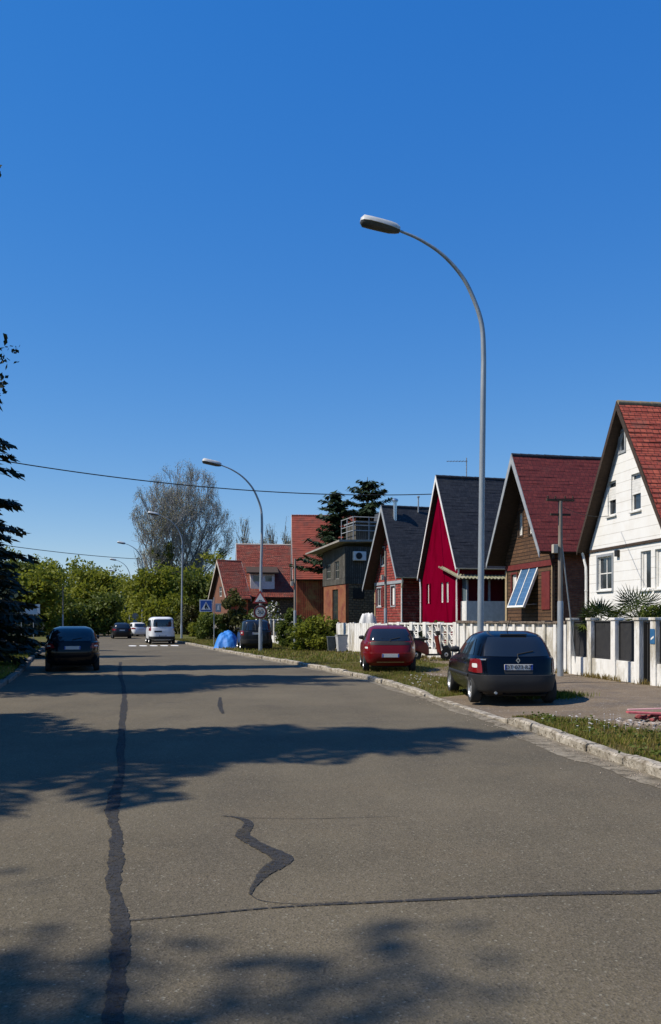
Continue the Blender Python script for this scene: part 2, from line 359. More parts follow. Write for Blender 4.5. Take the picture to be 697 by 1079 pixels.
# broken concrete gutter beside the right kerb with a ragged road-side edge
b=MB(); rnd=random.Random(11); Pf=smooth_poly([tuple(p) for p in KRy[::2] if p.y<60],.12); O=offs(Pf,-1); vs=[]; 
wv=.3
for k,p in enumerate(Pf):
    d=O[k]-p; wv=lerp(wv,.28+.08*math.sin(p.y*1.3)+.05*math.sin(p.y*3.7)+rnd.uniform(-.1,.1),.22)
    wd_=max(.05,wv*(1.25 if p.y<14 else .85))
    for a,z in ((-.01,.012),(wd_*.5,.009+rnd.uniform(0,.004)),(wd_,.004)): vs.append((p.x+d.x*a,p.y+d.y*a,z))
b.add(vs,[(3*i+c,3*i+c+1,3*i+4+c,3*i+3+c) for i in range(len(Pf)-1) for c in range(2)]); tag(b.build('gutter',M_gutter,fixn=False),kind='structure')
# verge (right), built as a gently sloping sheet from kerb to fence and beyond the fence the garden ground
VZ=.115
def vsheet(name,A,B,m,zf):
    b=MB(); n=len(A); sub=10; vs=[]
    for i in range(n):
        for k in range(sub+1):
            t=k/sub; x=lerp(A[i].x,B[i].x,t); y=lerp(A[i].y,B[i].y,t); vs.append((x,y,zf(x,y,t)))
    b.add(vs,[(i*11+k,i*11+k+1,(i+1)*11+k+1,(i+1)*11+k) for i in range(n-1) for k in range(sub)]); return tag(b.build(name,m,fixn=False,smooth='all'),kind='structure')
Kin=offs(KRy,.16)
def zv(x,y,t): return (VZ*drop(y) if t==0 else VZ*lerp(drop(y),1,min(1,t*2)))-.01+.012*math.sin(x*2.1+y*.9)*min(1,4*t)*(1 if t<1 else 0)
def verge_z(x,y):
    a=x_at(KRs,y)+.16; f=x_at(FNs,min(y,125)); t=min(1,max(0,(x-a)/max(.1,f-a))); return zv(x,y,t)
vsheet('verge',Kin,FNy,M_grass,zv)
far=[Vector((p.x+90,p.y+12)) for p in FNy]
strip('garden_ground',FNy,far,VZ-.01,VZ,M_grass)
vl=offs(KLy,-.16); strip('verge',[p+Vector((-120,0)) for p in vl],vl,.06,.12,M_grass)
# footpath along the fence, and the driveway apron
yp=[y for y in ys if y<=46]
def path_in(y):
    a=x_at(KRs,y); f=x_at(FNs,y); wv=.12*math.sin(y*1.7)+.08*math.sin(y*4.3)
    def ss(a_,b_,x): t=min(1,max(0,(x-a_)/(b_-a_))); return t*t*(3-2*t)
    base=a+(1.75 if y<14 else 2.0)+wv
    if y<14: base=a+lerp(2.5,1.15,ss(7,13,y))+wv
    k=ss(13.2,14.4,y)*(1-ss(18.4,19.6,y))
    base=lerp(base,a+.17,k)
    return min(base,f-.2-1.2*0)
ypf=[-6+.2*i for i in range(261)]
b=MB(); vs=[]; sub=14
for y in ypf:
    a=path_in(y); f=x_at(FNs,y)-.02
    if y>26: a=lerp(a,f-1.4,min(1,(y-26)/5))
    for k in range(sub+1):
        x=lerp(a,f,k/sub); vs.append((x,y,verge_z(x,y)+.006+(-.01 if k==0 and y<14 else 0)+.004))
b.add(vs,[(i*(sub+1)+k,i*(sub+1)+k+1,(i+1)*(sub+1)+k+1,(i+1)*(sub+1)+k) for i in range(len(ypf)-1) for k in range(sub)])
tag(b.build('footpath',M_path,fixn=False,smooth='all'),kind='structure')
# left footpath
yl=[y for y in ys if 5<y<110]; A=[Vector((x_at(KLs,y)-4.2,y)) for y in yl]; B=[Vector((x_at(KLs,y)-2.6,y)) for y in yl]
strip('footpath',A,B,.125,.127,M_path)
# tar repairs on the road: old seam, zigzag, cross joint
M_tar=mat('tar_seal',(.027,.028,.030),(.048,.047,.046),scale=11,rough=.8,bump=.5,bscale=70,detail=9,spec=.15,c3=(.05,.045,.036),s3=5,lohi=(.3,.7))
_n=M_tar.node_tree; _P=_n.nodes['Principled BSDF']; _tr=node(_n,'ShaderNodeBsdfTransparent'); _mx=node(_n,'ShaderNodeMixShader'); _nz=node(_n,'ShaderNodeTexNoise'); _nz.inputs['Scale'].default_value=26; _nz.inputs['Detail'].default_value=8; _nz.inputs['Roughness'].default_value=.75
_mr=node(_n,'ShaderNodeMapRange'); _mr.inputs[1].default_value=.50; _mr.inputs[2].default_value=.62; _mr.inputs[4].default_value=.8; _tc=node(_n,'ShaderNodeTexCoord'); L(_n,_tc.outputs['Object'],_nz.inputs['Vector']); L(_n,_nz.outputs[0],_mr.inputs[0])   # the seal is worn through to the asphalt in places
L(_n,_mr.outputs[0],_mx.inputs[0]); L(_n,_P.outputs[0],_mx.inputs[1]); L(_n,_tr.outputs[0],_mx.inputs[2]); L(_n,_mx.outputs[0],_n.nodes['Material Output'].inputs[0])
def ribbon(name,pts,wid,z,jag,m,step=.06,seed=1):
    r=random.Random(seed); P=smooth_poly([p[:2] for p in pts],step); W=[]
    n=len(P); b=MB(); vs=[]
    js=[0,0]
    for i,p in enumerate(P):
        u=i/(n-1)*(len(wid)-1); k=min(int(u),len(wid)-2); wv=lerp(wid[k],wid[k+1],u-k)
        t=(P[min(i+1,n-1)]-P[max(0,i-1)]).normalized(); q=Vector((t.y,-t.x))
        for q_,s_ in enumerate((-1,1)):
            js[q_]=js[q_]*.82+r.uniform(-jag,jag)*.42; ww=wv*(1+js[q_]+r.uniform(-jag,jag)*.12)*.5; vs.append((p.x+q.x*ww*s_,p.y+q.y*ww*s_,z))
    b.add(vs,[(2*i,2*i+1,2*i+3,2*i+2) for i in range(n-1)]); return tag(b.build(name,m,fixn=False),kind='structure')
ribbon('tar_seam',[(-.55,2.2),(-.9,3.5),(-1.0,4.0),(-1.16,4.7),(-1.42,5.6),(-1.68,6.7),(-2.02,7.9),(-2.3,9.3)],[.10,.11,.10,.085,.10,.09,.13,.07],.005,.5,M_tar,step=.035,seed=2)
ribbon('tar_seam',[(-2.25,9.2),(-2.75,11.2),(-3.3,13.5),(-4.0,16.5),(-5.2,21.5),(-6.9,28),(-8.6,35)],[.07,.1,.12,.1,.13,.12,.1],.0055,.5,M_tar,step=.15,seed=3)
ribbon('tar_patch',[(-.941,7.427),(-.801,7.356),(-.683,7.15),(-.692,6.77),(-.519,6.402),(-.337,6.071),(-.435,5.752),(-.487,5.484),(-.5,5.294)],[.012,.06,.1,.14,.11,.13,.13,.05,.015],.0065,.25,M_tar,step=.03,seed=4)
ribbon('tar_seam',[(-1.22,4.81),(-.81,4.92),(-.33,5.05),(.18,5.134),(.89,5.24),(1.49,5.312),(2.07,5.35),(2.9,5.5),(3.7,5.6)],[.01,.02,.03,.045,.055,.075,.085,.08],.006,.35,M_tar,step=.04,seed=5)
ribbon('road_crack',[(-.5,5.3),(-.42,5.18),(-.2,5.12),(.1,5.16)],[.008,.007,.008],.005,.4,M_tar,step=.03,seed=6)
ribbon('road_crack',[(-.8,7.37),(-.3,7.32),(.2,7.36),(.6,7.42)],[.01,.009,.01,.008],.005,.6,M_tar,step=.05,seed=7)
ribbon('road_crack',[(-2.44,18.9),(-2.2,17),(-1.96,15.6)],[.06,.12,.05],.005,.3,M_tar,step=.1,seed=8)
if 0: ribbon('road_crack',[(-.4,4.6),(.2,4.3),(.8,4.25),(1.5,4.0),(2.2,4.02)],[.007,.008,.006],.005,.6,M_tar,step=.04,seed=9)
b=MB()
for k in range(5):
    cx=-13.35+.68*k; pts=[(cx+.27*math.copysign(abs(math.cos(t))**.7,math.cos(t))-.09*math.sin(t)*3,57.6+k*.16+1.0*math.copysign(abs(math.sin(t))**.8,math.sin(t)),.006) for t in [2*PI*i/16 for i in range(16)]]
    b.add(pts,[tuple(range(16))])
tag(b.build('crossing_stripes',mat('road_paint',(.60,.59,.55),(.75,.74,.70),scale=6,rough=.8),fixn=False),kind='structure')
# ================================================================= houses
def ring(b,x0,x1,z0,z1,w,y0,y1):
    b.prism(b.rect(x0,x1,z0,z1),y0,y1,holes=[[(x0+w,z0+w),(x1-w,z0+w),(x1-w,z1-w),(x0+w,z1-w)]])
def window(par,x0,x1,z0,z1,y,fm,cols=2,rows=2,fw=.06,gm=None,sill=None,curtain=None,shutter=None,roller=None,name='window',trim=None):
    """y: wall face; sits recessed"""
    f=MB(); ring(f,x0,x1,z0,z1,fw,y+.06,y+.13)
    for i in range(1,cols): cx=lerp(x0,x1,i/cols); f.box(cx-.022,cx+.022,y+.07,y+.12,z0+fw,z1-fw)
    for i in range(1,rows): cz=lerp(z0,z1,i/rows); f.box(x0+fw,x1-fw,y+.075,y+.115,cz-.02,cz+.02)
    o=f.build(name,fm,par)
    p=MB(); p.box(x0+fw-.005,x1-fw+.005,y+.09,y+.10,z0+fw-.005,z1-fw+.005); p.build('pane',gm or M_winglass,o)
    if curtain:
        c=MB(); n=14; xa,xb=x0+fw+.01,x0+fw+.01+(x1-x0-2*fw)*curtain
        c.add([(lerp(xa,xb,i/n),y+.083+.004*math.sin(i*2.4),zz) for i in range(n+1) for zz in (z0+fw,z1-fw)],[(2*i,2*i+2,2*i+3,2*i+1) for i in range(n)]); c.build('curtain',M_white,o)
    if sill:
        s=MB(); s.box(x0-.06,x1+.06,y-.07,y+.06,z0-.06,z0-.003,bev=.008); s.build('sill',sill,o)
    if trim:
        s=MB(); ring(s,x0-.09,x1+.09,z0-.09,z1+.09,.088,y-.03,y-.003); s.build('surround',trim,o)
    if roller:
        s=MB(); zb=lerp(z1,z0,roller[0]); k=int((z1-.18-zb)/.045)
        for i in range(max(1,k)): s.box(x0+.02,x1-.02,y+.02+.004*(i%2),y+.045,zb+i*.045,zb+i*.045+.043)
        s.build('roller_shutter',roller[1],o)
    if shutter:
        for sg in (-1,1):
            s=MB(); w_=(x1-x0)*.5; xa,xb=(x0-w_-.02,x0-.02) if sg<0 else (x1+.02,x1+w_+.02)
            s.box(xa,xb,y-.05,y-.004,z0,z1); 
            for zz in (z0+.15,z1-.25): s.box(xa+.02,xb-.02,y-.065,y-.051,zz,zz+.08)
            s.build('shutter',shutter,o)
    return o
def roof_slope(b,xt,zt,H,Dp,h=.2,lip=.03,rnd=None):
    Lx,Lz=xt,zt-H; Ln=math.hypot(Lx,Lz); ux,uz=-Lx/Ln,-Lz/Ln; nx,nz=(uz,-ux) if xt<0 else (-uz,ux)
    if nz<0: nx,nz=-nx,-nz
    n=int(math.ceil(Ln/h)); ysn=max(2,int(Dp/.8))
    for k in range(n):
        s0=k*h; s1=min(s0+h+.03,Ln); vs=[]
        for j in range(ysn+1):
            y=Dp*j/ysn; w_=rnd.uniform(-.005,.005)
            sg=.011*(1+math.sin(y*1.3+k*.45+xt))+.006*(1+math.sin(y*4.1-k*1.7)); w_+=sg
            for s_,o in ((s0,0),(s0,lip+w_),(s1,.008+sg)): vs.append((xt+ux*s_+nx*o,y,zt+uz*s_+nz*o))
        b.add(vs,[(3*j+c,3*j+c+1,3*j+4+c,3*j+3+c) for j in range(ysn) for c in range(2)])
def gable_house(name,label,group,loc,a,RW,H,wall,Dp,mr,mridge,mbarge,mwall,mside,ov=.4,base=.1,band=None,windows=(),upper=None,gutter=None,mdeck=None,barge_w=.2,pipes=(),cat='house',lip=.028):
    """RW=((xl,zl),(xr,zr)) eave tips at the verge plane y=0; wall=(xl,xr); facade at y=ov faces the street"""
    rnd=random.Random(sum(map(ord,label)))
    e=empty(name,(loc[0],loc[1],0),R(a)-PI/2,label,cat,group)
    (xl,zl),(xr,zr)=RW
    b=MB(); roof_slope(b,xl,zl,H,Dp,rnd=rnd,lip=lip); roof_slope(b,xr,zr,H,Dp,rnd=rnd,lip=lip); rf=b.build('roof',mr,e,fixn=False)
    # recalc would flip open strips; make sure they face up
    for p in rf.data.polygons: 
        if p.normal.z<-.02: p.flip()
    dk=MB(); th=.12
    for (xt,zt) in RW:
        dk.prism([(0,H-.002),(xt,zt-.002),(xt,zt-th),(0,H-th*1.8)],.01,Dp-.01)
    dk.build('roof_deck',mdeck or M_wood_dark,rf)
    rb=MB(); k=int(Dp/.4)
    for i in range(k):
        y0=Dp*i/k; y1=Dp*(i+1)/k+.03; rr=.1+rnd.uniform(-.004,.004)
        rb.tube([(0,y0,H-.02),(0,y1,H-.02)],[rr+.012,rr],n=10)
    rb.build('ridge',mridge,rf,smooth=True)
    for (xt,zt),y0,y1 in [(q,*yy) for q in RW for yy in ((-.035,-.002),(Dp+.002,Dp+.035))]:
        bb=MB(); Ln=math.hypot(xt,zt-H); ux,uz=-xt/Ln,(H-zt)/Ln; nx,nz=(abs(uz),abs(ux)) if xt>0 else (-abs(uz),abs(ux))
        bb.prism([(xt-ux*.05,zt-uz*.05+.03),(0,H+.05),(0,H+.05-barge_w/max(.2,abs(ux))),(xt-ux*.05,zt-uz*.05-barge_w)],y0,y1)
        bb.build('bargeboard',mbarge,e)
    wl,wr=wall
    def zt(x,d=th*1.25):
        if x<0: return H+(zl-H)*(x/xl)-d*math.hypot(xl,zl-H)/abs(xl)
        return H+(zr-H)*(x/xr)-d*math.hypot(xr,zr-H)/abs(xr)
    poly=[(wl,base),(wr,base),(wr,zt(wr)),(0,zt(0)),(wl,zt(wl))]
    holes=[[(w_[0],w_[2]),(w_[1],w_[2]),(w_[1],w_[3]),(w_[0],w_[3])] for w_ in windows]
    f=MB(); f.prism(poly,ov,ov+.24,holes=holes)
    f.build('front_wall',mwall,e)
    s=MB(); s.box(wl+.002,wl+.24,ov+.242,Dp-.4,base,zt(wl)); s.build('side_wall',mside,e)
    s=MB(); s.box(wr-.24,wr-.002,ov+.242,Dp-.4,base,zt(wr)); s.build('side_wall',mside,e)
    s=MB(); s.prism(poly,Dp-.398,Dp-.2); s.build('rear_wall',mside,e)
    inn=MB(); inn.box(wl+.3,wr-.3,ov+.26,ov+.3,base,min(zt(wl),zt(wr))); inn.prism([(wl*.5,zt(wl)),(wr*.5,zt(wr)),(0,H-1)],ov+.26,ov+.3); inn.build('inner_wall',M_dark,e)
    for w_ in windows:
        kw=w_[4] if len(w_)>4 else {}; window(e,w_[0],w_[1],w_[2],w_[3],ov,**kw)
    if gutter:
        for xt_,zt_ in RW:
            sg=1 if xt_>0 else -1; gm=MB(); 
            pr=[(xt_+sg*(.06+.065*math.cos(t)),zt_-.01+.065*math.sin(t)) for t in [PI+PI*i/8 for i in range(9)]]
            pr+=[(xt_+sg*(.06+.055*math.cos(t)),zt_-.01+.055*math.sin(t)) for t in [2*PI-PI*i/8 for i in range(9)]]
            gm.prism(pr,0.01,Dp-.05); gm.build('gutter',gutter,e)
        for sg,pm in pipes:
            xt_,zt_=RW[0] if sg<0 else RW[1]; xw=wl if sg<0 else wr
            gm=MB(); gm.tube([(xt_+sg*.04,ov*.5,zt_-.06),(xt_,ov*.6,zt_-.25),(xw+sg*.08,ov-.1,zt_-.65),(xw+sg*.06,ov-.1,zt_-1.0),(xw+sg*.06,ov-.1,base)],.05,n=8)
            for zz in (1.2,2.8): gm.tube([(xw+sg*.06,ov-.1,zz),(xw+sg*.06,ov-.1,zz+.05)],.06,n=8)
            gm.build('downpipe',pm,e,smooth=True)
    return e
M_wood_dark=mat('dark_timber',(.035,.022,.015),(.06,.038,.025),scale=4,rough=.85,stretch=(1,1,6),bump=.3)
M_tile_red=brickmat('clay_tiles',(.30,.055,.035),(.42,.095,.055),(.10,.025,.018),.22,.199,.014,weather=(.16,.085,.06),wscale=1.1,wr=(.52,.78),vary=.3,rough=.75)
M_tile_maroon=brickmat('maroon_tiles',(.115,.020,.018),(.155,.030,.024),(.05,.010,.01),.22,.199,.012,weather=(.10,.04,.032),wscale=.8,wr=(.55,.8),vary=.25,rough=.7,bump=.3)
M_slate=brickmat('slates',(.020,.023,.028),(.034,.037,.043),(.01,.01,.012),.3,.199,.01,weather=(.035,.036,.034),wscale=.8,wr=(.55,.75),rough=.6,bump=.3)
M_tile_old=brickmat('weathered_tiles',(.27,.05,.034),(.40,.10,.062),(.06,.02,.015),.22,.199,.03,weather=(.13,.085,.065),wscale=.9,wr=(.48,.72),vary=.55,rough=.85)
M_sid_white=boardmat('white_siding',(.76,.755,.72),(.70,.68,.63),(.36,.33,.28),.34,.022,bump=.25)
M_log=brickmat('log_boards',(.10,.052,.026),(.17,.09,.045),(.012,.008,.006),6,.17,.022,weather=(.06,.033,.02),wscale=1.3,wr=(.42,.7),vary=.5,rough=.85,bump=1)
M_brick=brickmat('brown_brick',(.17,.065,.038),(.26,.12,.07),(.13,.11,.085),.23,.08,.012,weather=(.09,.055,.04),wscale=1.4,vary=.4,rough=.9)
M_pink=mat('magenta_render',(.145,.0006,.013),(.17,.001,.018),scale=1.2,rough=.9,bump=.3,bscale=60,c3=(.098,.0006,.009),s3=.9,spec=.03,stretch=(1,1,.35),detail=9)
M_redboard=brickmat('red_boards',(.24,.035,.028),(.31,.055,.04),(.04,.012,.01),5,.18,.025,weather=(.33,.2,.15),wscale=2.2,wr=(.52,.7),vary=.4,rough=.85,bump=1)
M_greytrim=mat('grey_trim',(.23,.25,.27),(.32,.34,.35),scale=4,rough=.7)
M_mossridge=mat('ridge_cement',(.17,.15,.10),(.26,.2,.13),scale=6,rough=.9,bump=.5)
M_redtrim=mat('red_trim',(.11,.014,.013),(.15,.022,.018),scale=5,rough=.7)
def px(X,Y): return X,Y
wk=dict(fm=M_white)
hw=gable_house('gabled_house','tall white clapboard house with bright red tiled roof at right edge of photo','gabled houses in a row behind the fence',
  (9.73,29),9.3,((-3.0,4.35),(3.0,4.35)),9.1,(-2.82,2.75),11,M_tile_red,M_mossridge,M_wood_dark,M_sid_white,M_sid_white,ov=.38,gutter=M_galv,pipes=((-1,M_white),),barge_w=.16,
  windows=((-.52,-.18,7.55,8.19,dict(fm=M_greytrim,cols=1,rows=1,fw=.03,trim=M_greytrim)),
   (-1.4,-.8,5.41,6.62,dict(fm=M_white,cols=1,rows=1,sill=M_white,roller=(.55,M_white))),
   (.25,.87,5.37,6.62,dict(fm=M_white,cols=1,rows=1,sill=M_white,roller=(.55,M_white))),
   (-2.12,-1.06,2.80,4.0,dict(fm=M_white,cols=2,rows=2,fw=.055,sill=M_white,trim=M_greytrim)),
   (.86,1.5,2.72,3.98,dict(fm=M_white,cols=1,rows=1,sill=M_white,curtain=.3)),
   (1.74,2.4,2.72,3.98,dict(fm=M_white,cols=1,rows=1,sill=M_white,curtain=.3))))
b=MB(); b.box(-2.84,2.77,.33,.377,4.22,4.31,bev=.008); b.build('band',M_wood_dark,hw)
b=MB(); b.box(-.72,-.52,.27,.375,3.93,4.15,bev=.01); b.build('wall_lamp',M_plastic,hw)
hb=gable_house('gabled_house','brown timber house with maroon tiled roof and a tilted solar panel','gabled houses in a row behind the fence',
  (8.42,39.7),12,((-3.0,4.55),(2.9,4.7)),9.4,(-2.75,2.5),10.5,M_tile_maroon,M_slate,M_greytrim,M_log,M_brick,ov=.9,gutter=M_wood_dark,pipes=((1,M_wood_dark),),barge_w=.24,lip=.012,
  windows=((-1.2,-.76,5.78,6.85,dict(fm=M_white,cols=1,rows=1,curtain=1,trim=M_wood_dark)),(-.05,.35,5.76,6.8,dict(fm=M_white,cols=1,rows=1,curtain=1,trim=M_wood_dark)),
   (-1.98,-1.4,2.75,3.95,dict(fm=M_white,cols=1,rows=1,curtain=1,trim=M_redtrim))))
b=MB(); b.box(-2.7,2.45,.85,.897,4.15,4.4); b.build('band',M_redtrim,hb)
for x in (-2.68,2.32):
    b=MB(); b.box(x,x+.2,.84,.897,.1,4.14); b.build('corner_board',mat('pale_board',(.30,.22,.12),(.4,.31,.18),scale=8,rough=.8),hb)
b=MB(); b.box(1.3,2.1,.86,.897,2.2,3.9); b.build('shutter',M_redtrim,hb)
hp=gable_house('gabled_house','narrow magenta house with white gable edges and black slate roof','gabled houses in a row behind the fence',
  (5.98,48.5),16,((-2.75,4.3),(2.75,4.55)),9.9,(-2.6,2.45),10,M_slate,M_slate,M_white,M_pink,mat('side_render',(.13,.006,.018),(.18,.01,.022),scale=2,rough=.8),ov=.25,gutter=M_white,pipes=((-1,M_white),(1,M_white)),barge_w=.15,lip=.01,
  windows=((-1.85,-1.5,2.72,3.87,dict(fm=M_white,cols=1,rows=1,curtain=1,shutter=M_pink)),(.12,.45,2.72,3.85,dict(fm=M_white,cols=1,rows=1,curtain=1)),(.85,1.18,2.72,3.85,dict(fm=M_white,cols=1,rows=1,curtain=1))))
hs_=gable_house('gabled_house','red board house under dark slate roof with a shiny steel flue','gabled houses in a row behind the fence',
  (3.39,57),18,((-3.6,4.0),(2.6,4.5)),9.35,(-3.1,1.9),9.5,M_slate,M_slate,M_greytrim,M_redboard,M_redboard,ov=.75,gutter=M_white,pipes=((1,M_white),),barge_w=.22,lip=.01,
  windows=((-1.95,-1.3,5.5,6.7,dict(fm=M_white,cols=1,rows=2,trim=M_greytrim)),(-2.7,-1.9,2.7,3.96,dict(fm=M_white,cols=2,rows=1,trim=M_greytrim,shutter=M_redtrim)),(-.1,.6,2.7,4.0,dict(fm=M_redtrim,cols=1,rows=1,trim=M_greytrim,curtain=.5))))
b=MB(); b.box(-3.1,1.9,.69,.747,4.15,4.35); b.build('band',M_greytrim,hs_)
for x in (-3.1,1.72):
    b=MB(); b.box(x,x+.18,.69,.747,.1,4.14); b.build('corner_board',mat('pale_board',(.3,.2,.1)),hs_)
b=MB(); b.tube([(.45,.8,8.3),(.45,.8,9.6)],.13,n=12); b.tube([(.45,.8,9.6),(.45,.8,9.63)],.2,n=12); b.tube([(.45,.8,9.68),(.45,.8,9.78),(.45,.8,9.85)],[.22,.2,.03],n=12); b.tube([(.45,.8,9.6),(.45,.8,9.7)],.1,n=8); b.build('flue',M_chrome,hs_,smooth=True)
b=MB(); b.prism([(.1,8.78),(.85,7.4),(.93,7.45),(.18,8.86)],.2,1.5); b.build('flashing',M_white,hs_)
b=MB(); b.tube([(.2,2.6,9.0),(.2,2.6,10.0)],.05,n=8); b.tube([(.2,2.6,10),(.2,2.6,10.1)],.09,n=8); b.build('vent_pipe',M_galv,hs_)
# solar collector leaning off the brown facade
sp=empty('solar_panel',(0,0,0),0,'tilted blue solar panel in white frame against the brown timber facade','solar panel')
sp.matrix_world=hb.matrix_basis.copy(); o0=Matrix.Translation(hb.location)@Matrix.Rotation(hb.rotation_euler.z,4,'Z')
sp.location=o0@Vector((.0,.2,2.3)); sp.rotation_euler=(R(-22),0,hb.rotation_euler.z)
M_pv=brickmat('solar_glass',(.05,.11,.20),(.06,.13,.24),(.12,.2,.3),.25,.25,.01,rough=.18,bump=0,vary=.1,spec=.8,offset=0)
b=MB(); ring(b,-.9,.9,0,2.8,.09,-.06,.05); b.box(-.035,.035,-.055,.04,.09,2.71); b.build('frame',M_white,sp)
for x0 in (-.81,.036): b=MB(); b.box(x0,x0+.774,-.035,.03,.09,2.71); b.build('glass',M_pv,sp)
b=MB()
for x in (-.7,.7): b.tube([(x,.05,.15),(x,.65,.45)],.02,n=6); b.tube([(x,.05,.15),(x,.05,2.65)],.025,n=6)
b.build('bracket',M_galv,sp)
# antenna on the magenta house
an=empty('tv_antenna',hp.matrix_basis@Vector((0,0,0)),0,'thin rake-like television aerial above the black slate ridge','antenna')
an.location=(Matrix.Translation(hp.location)@Matrix.Rotation(hp.rotation_euler.z,4,'Z'))@Vector((0,1.9,9.9))
b=MB(); b.tube([(0,0,-.1),(0,0,1.15)],.03,n=6); b.build('mast',M_galv,an)
b=MB(); b.tube([(.05,0,.95),(-1.15,0,.95)],.018,n=5)
for k in range(7): b.tube([(-.05-.17*k,-.3+.02*k,.95),(-.05-.17*k,.3-.02*k,.95)],.012,n=4)
b.build('boom',M_galv,an)
# porch between magenta and brown houses
e=empty('porch',(7.0,46.9,0),R(15)-PI/2,'glazed porch with mossy corrugated roof between the magenta and brown houses','porch')
M_corr=mat('mossy_sheet',(.16,.16,.09),(.25,.24,.18),scale=2.5,rough=.9,bump=.4,c3=(.12,.13,.06),s3=1)
vs=[];n=60
for i in range(n+1):
    y=-.6+3.2*i/n
    for (x,z) in ((-1.4,4.75),(1.6,3.95)): vs.append((x,y,z+.03*math.sin(i*1.6)))
b=MB(); b.add(vs,[(2*i,2*i+1,2*i+3,2*i+2) for i in range(n)]); b.add([(x,y,z-.05) for x,y,z in vs],[(2*i,2*i+1,2*i+3,2*i+2) for i in range(n)]); b.build('roof',M_corr,e,fixn=False)
b=MB(); b.box(-1.2,1.2,-.1,.05,.1,2.75); b.box(1.22,1.35,-.1,2.4,.1,2.75); b.build('low_wall',M_white,e)
b=MB()
for x in (-1.2,-.4,.4,1.24): b.box(x,x+.09,-.07,.02,2.752,3.95)
b.box(-1.2,1.33,-.068,.018,3.952,4.03); b.box(1.24,1.33,1.2,1.3,2.75,3.95); b.build('frame',M_greytrim,e)
b=MB(); b.box(-1.11,1.23,-.03,-.02,2.755,3.95); b.build('pane',mat('porch_glass',(.10,.14,.16),rough=.08,spec=.8),e)
b=MB(); b.box(-1.3,1.2,2.42,2.6,.1,4.0); b.build('back_wall',M_wood_dark,e)
# ---- ramshackle two-storey house with flat roof
M_greywood=brickmat('grey_boards',(.075,.07,.06),(.14,.13,.11),(.012,.012,.01),.16,5,.02,weather=(.05,.045,.035),wscale=1.6,wr=(.4,.65),vary=.5,rough=.9,bump=1,offset=0)
M_orange=mat('orange_render',(.20,.055,.022),(.25,.11,.045),scale=1.4,rough=.9,c3=(.15,.035,.022),s3=.8,bump=.3)
M_stone=brickmat('rough_stone',(.15,.10,.06),(.22,.16,.09),(.06,.045,.03),.35,.2,.03,weather=(.09,.07,.045),wscale=1.5,vary=.5,jit=.25,rough=.95,bump=1)
e=empty('ramshackle_house',(1.17,66,0),R(18)-PI/2,'ramshackle flat roofed house of grey boards above an orange ground floor','house')
b=MB(); b.prism([(-5.6,.1),(0,.1),(0,4.55),(-5.6,4.55)],0,.25,holes=[[(-3.3,.6),(-1.85,.6),(-1.85,4.2),(-3.3,4.2)]]); b.build('ground_floor_wall',M_orange,e)
b=MB(); b.box(-.25,0,.252,6,.1,4.55); b.build('side_wall',M_stone,e); b=MB(); b.box(-5.6,-5.35,.252,6,.1,4.55); b.build('side_wall',M_stone,e)
b=MB(); b.prism([(-5.7,4.56),(.05,4.56),(.05,7.45),(-5.7,7.45)],-.06,.2,holes=[[(-4.8,5.1),(-3.6,5.1),(-3.6,6.35),(-4.8,6.35)],[(-2.5,5.0),(-1.4,5.0),(-1.4,6.4),(-2.5,6.4)]]); b.box(-.2,.05,.2,6,4.56,7.45); b.box(-5.7,-5.45,.2,6,4.56,7.45); b.build('upper_wall',M_greywood,e)
for q in ((-4.8,-3.6,5.1,6.35),(-2.5,-1.4,5.0,6.4)): window(e,*q,-.06,fm=mat('weathered_frame',(.2,.19,.17),rough=.8),cols=2,rows=2)
window(e,-3.3,-1.85,.6,4.2,0,fm=M_wood_dark,cols=1,rows=2,name='door')
b=MB(); b.add([(-6.6,-1.3,7.25),(.5,-.7,7.75),(.5,6.4,7.95),(-6.6,6.4,7.6),(-6.6,-1.3,7.37),(.5,-.7,7.9),(.5,6.4,8.1),(-6.6,6.4,7.75)],[(0,1,2,3),(4,5,6,7),(0,1,5,4),(1,2,6,5),(2,3,7,6),(3,0,4,7)]); b.build('roof',mat('roof_felt',(.22,.20,.17),(.32,.3,.26),scale=2,rough=.9),e)
b=MB(); b.box(-2.6,-.2,.9,3.0,7.9,9.5,bev=.02); b.build('rooftop_cabin',M_greywood,e)
b=MB(); b.box(-2.8,0,.8,3.1,9.35,9.42); 
for z in (8.7,9.1,9.75): b.tube([(.05,.6,z),(.05,3.2,z)],.035,n=5); b.tube([(-2.8,.6,z),(.05,.6,z)],.035,n=5)
for x,y in ((.05,.6),(.05,1.9),(.05,3.2),(-2.8,.6),(-1.4,.6)): b.tube([(x,y,7.9),(x,y,9.8)],.035,n=5)
b.build('railing',M_greytrim,e)
b=MB(); b.prism([(-3.4,7.9),(.1,7.9),(-.1,9.7),(-1.2,10.3),(-2.3,10.3)],3.3,6.2); b.build('rear_roof',mat('sheet_roof',(.05,.055,.065),(.08,.085,.095),scale=3,rough=.6),e)
b=MB(); b.box(.06,.42,.55,1.55,6.35,7.05,bev=.03); ac=b.build('air_conditioner',M_white,e)
b=MB(); b.lathe([(.01,0),(.26,0),(.26,.02),(.01,.02)],n=20,M=Matrix.Translation((.43,.95,6.7))@Matrix.Rotation(R(90),4,'Y')); b.build('fan_grille',M_plastic,ac)
b=MB(); b.box(.005,.05,.6,1.5,3.4,4.2); b.build('window',M_dark,e)
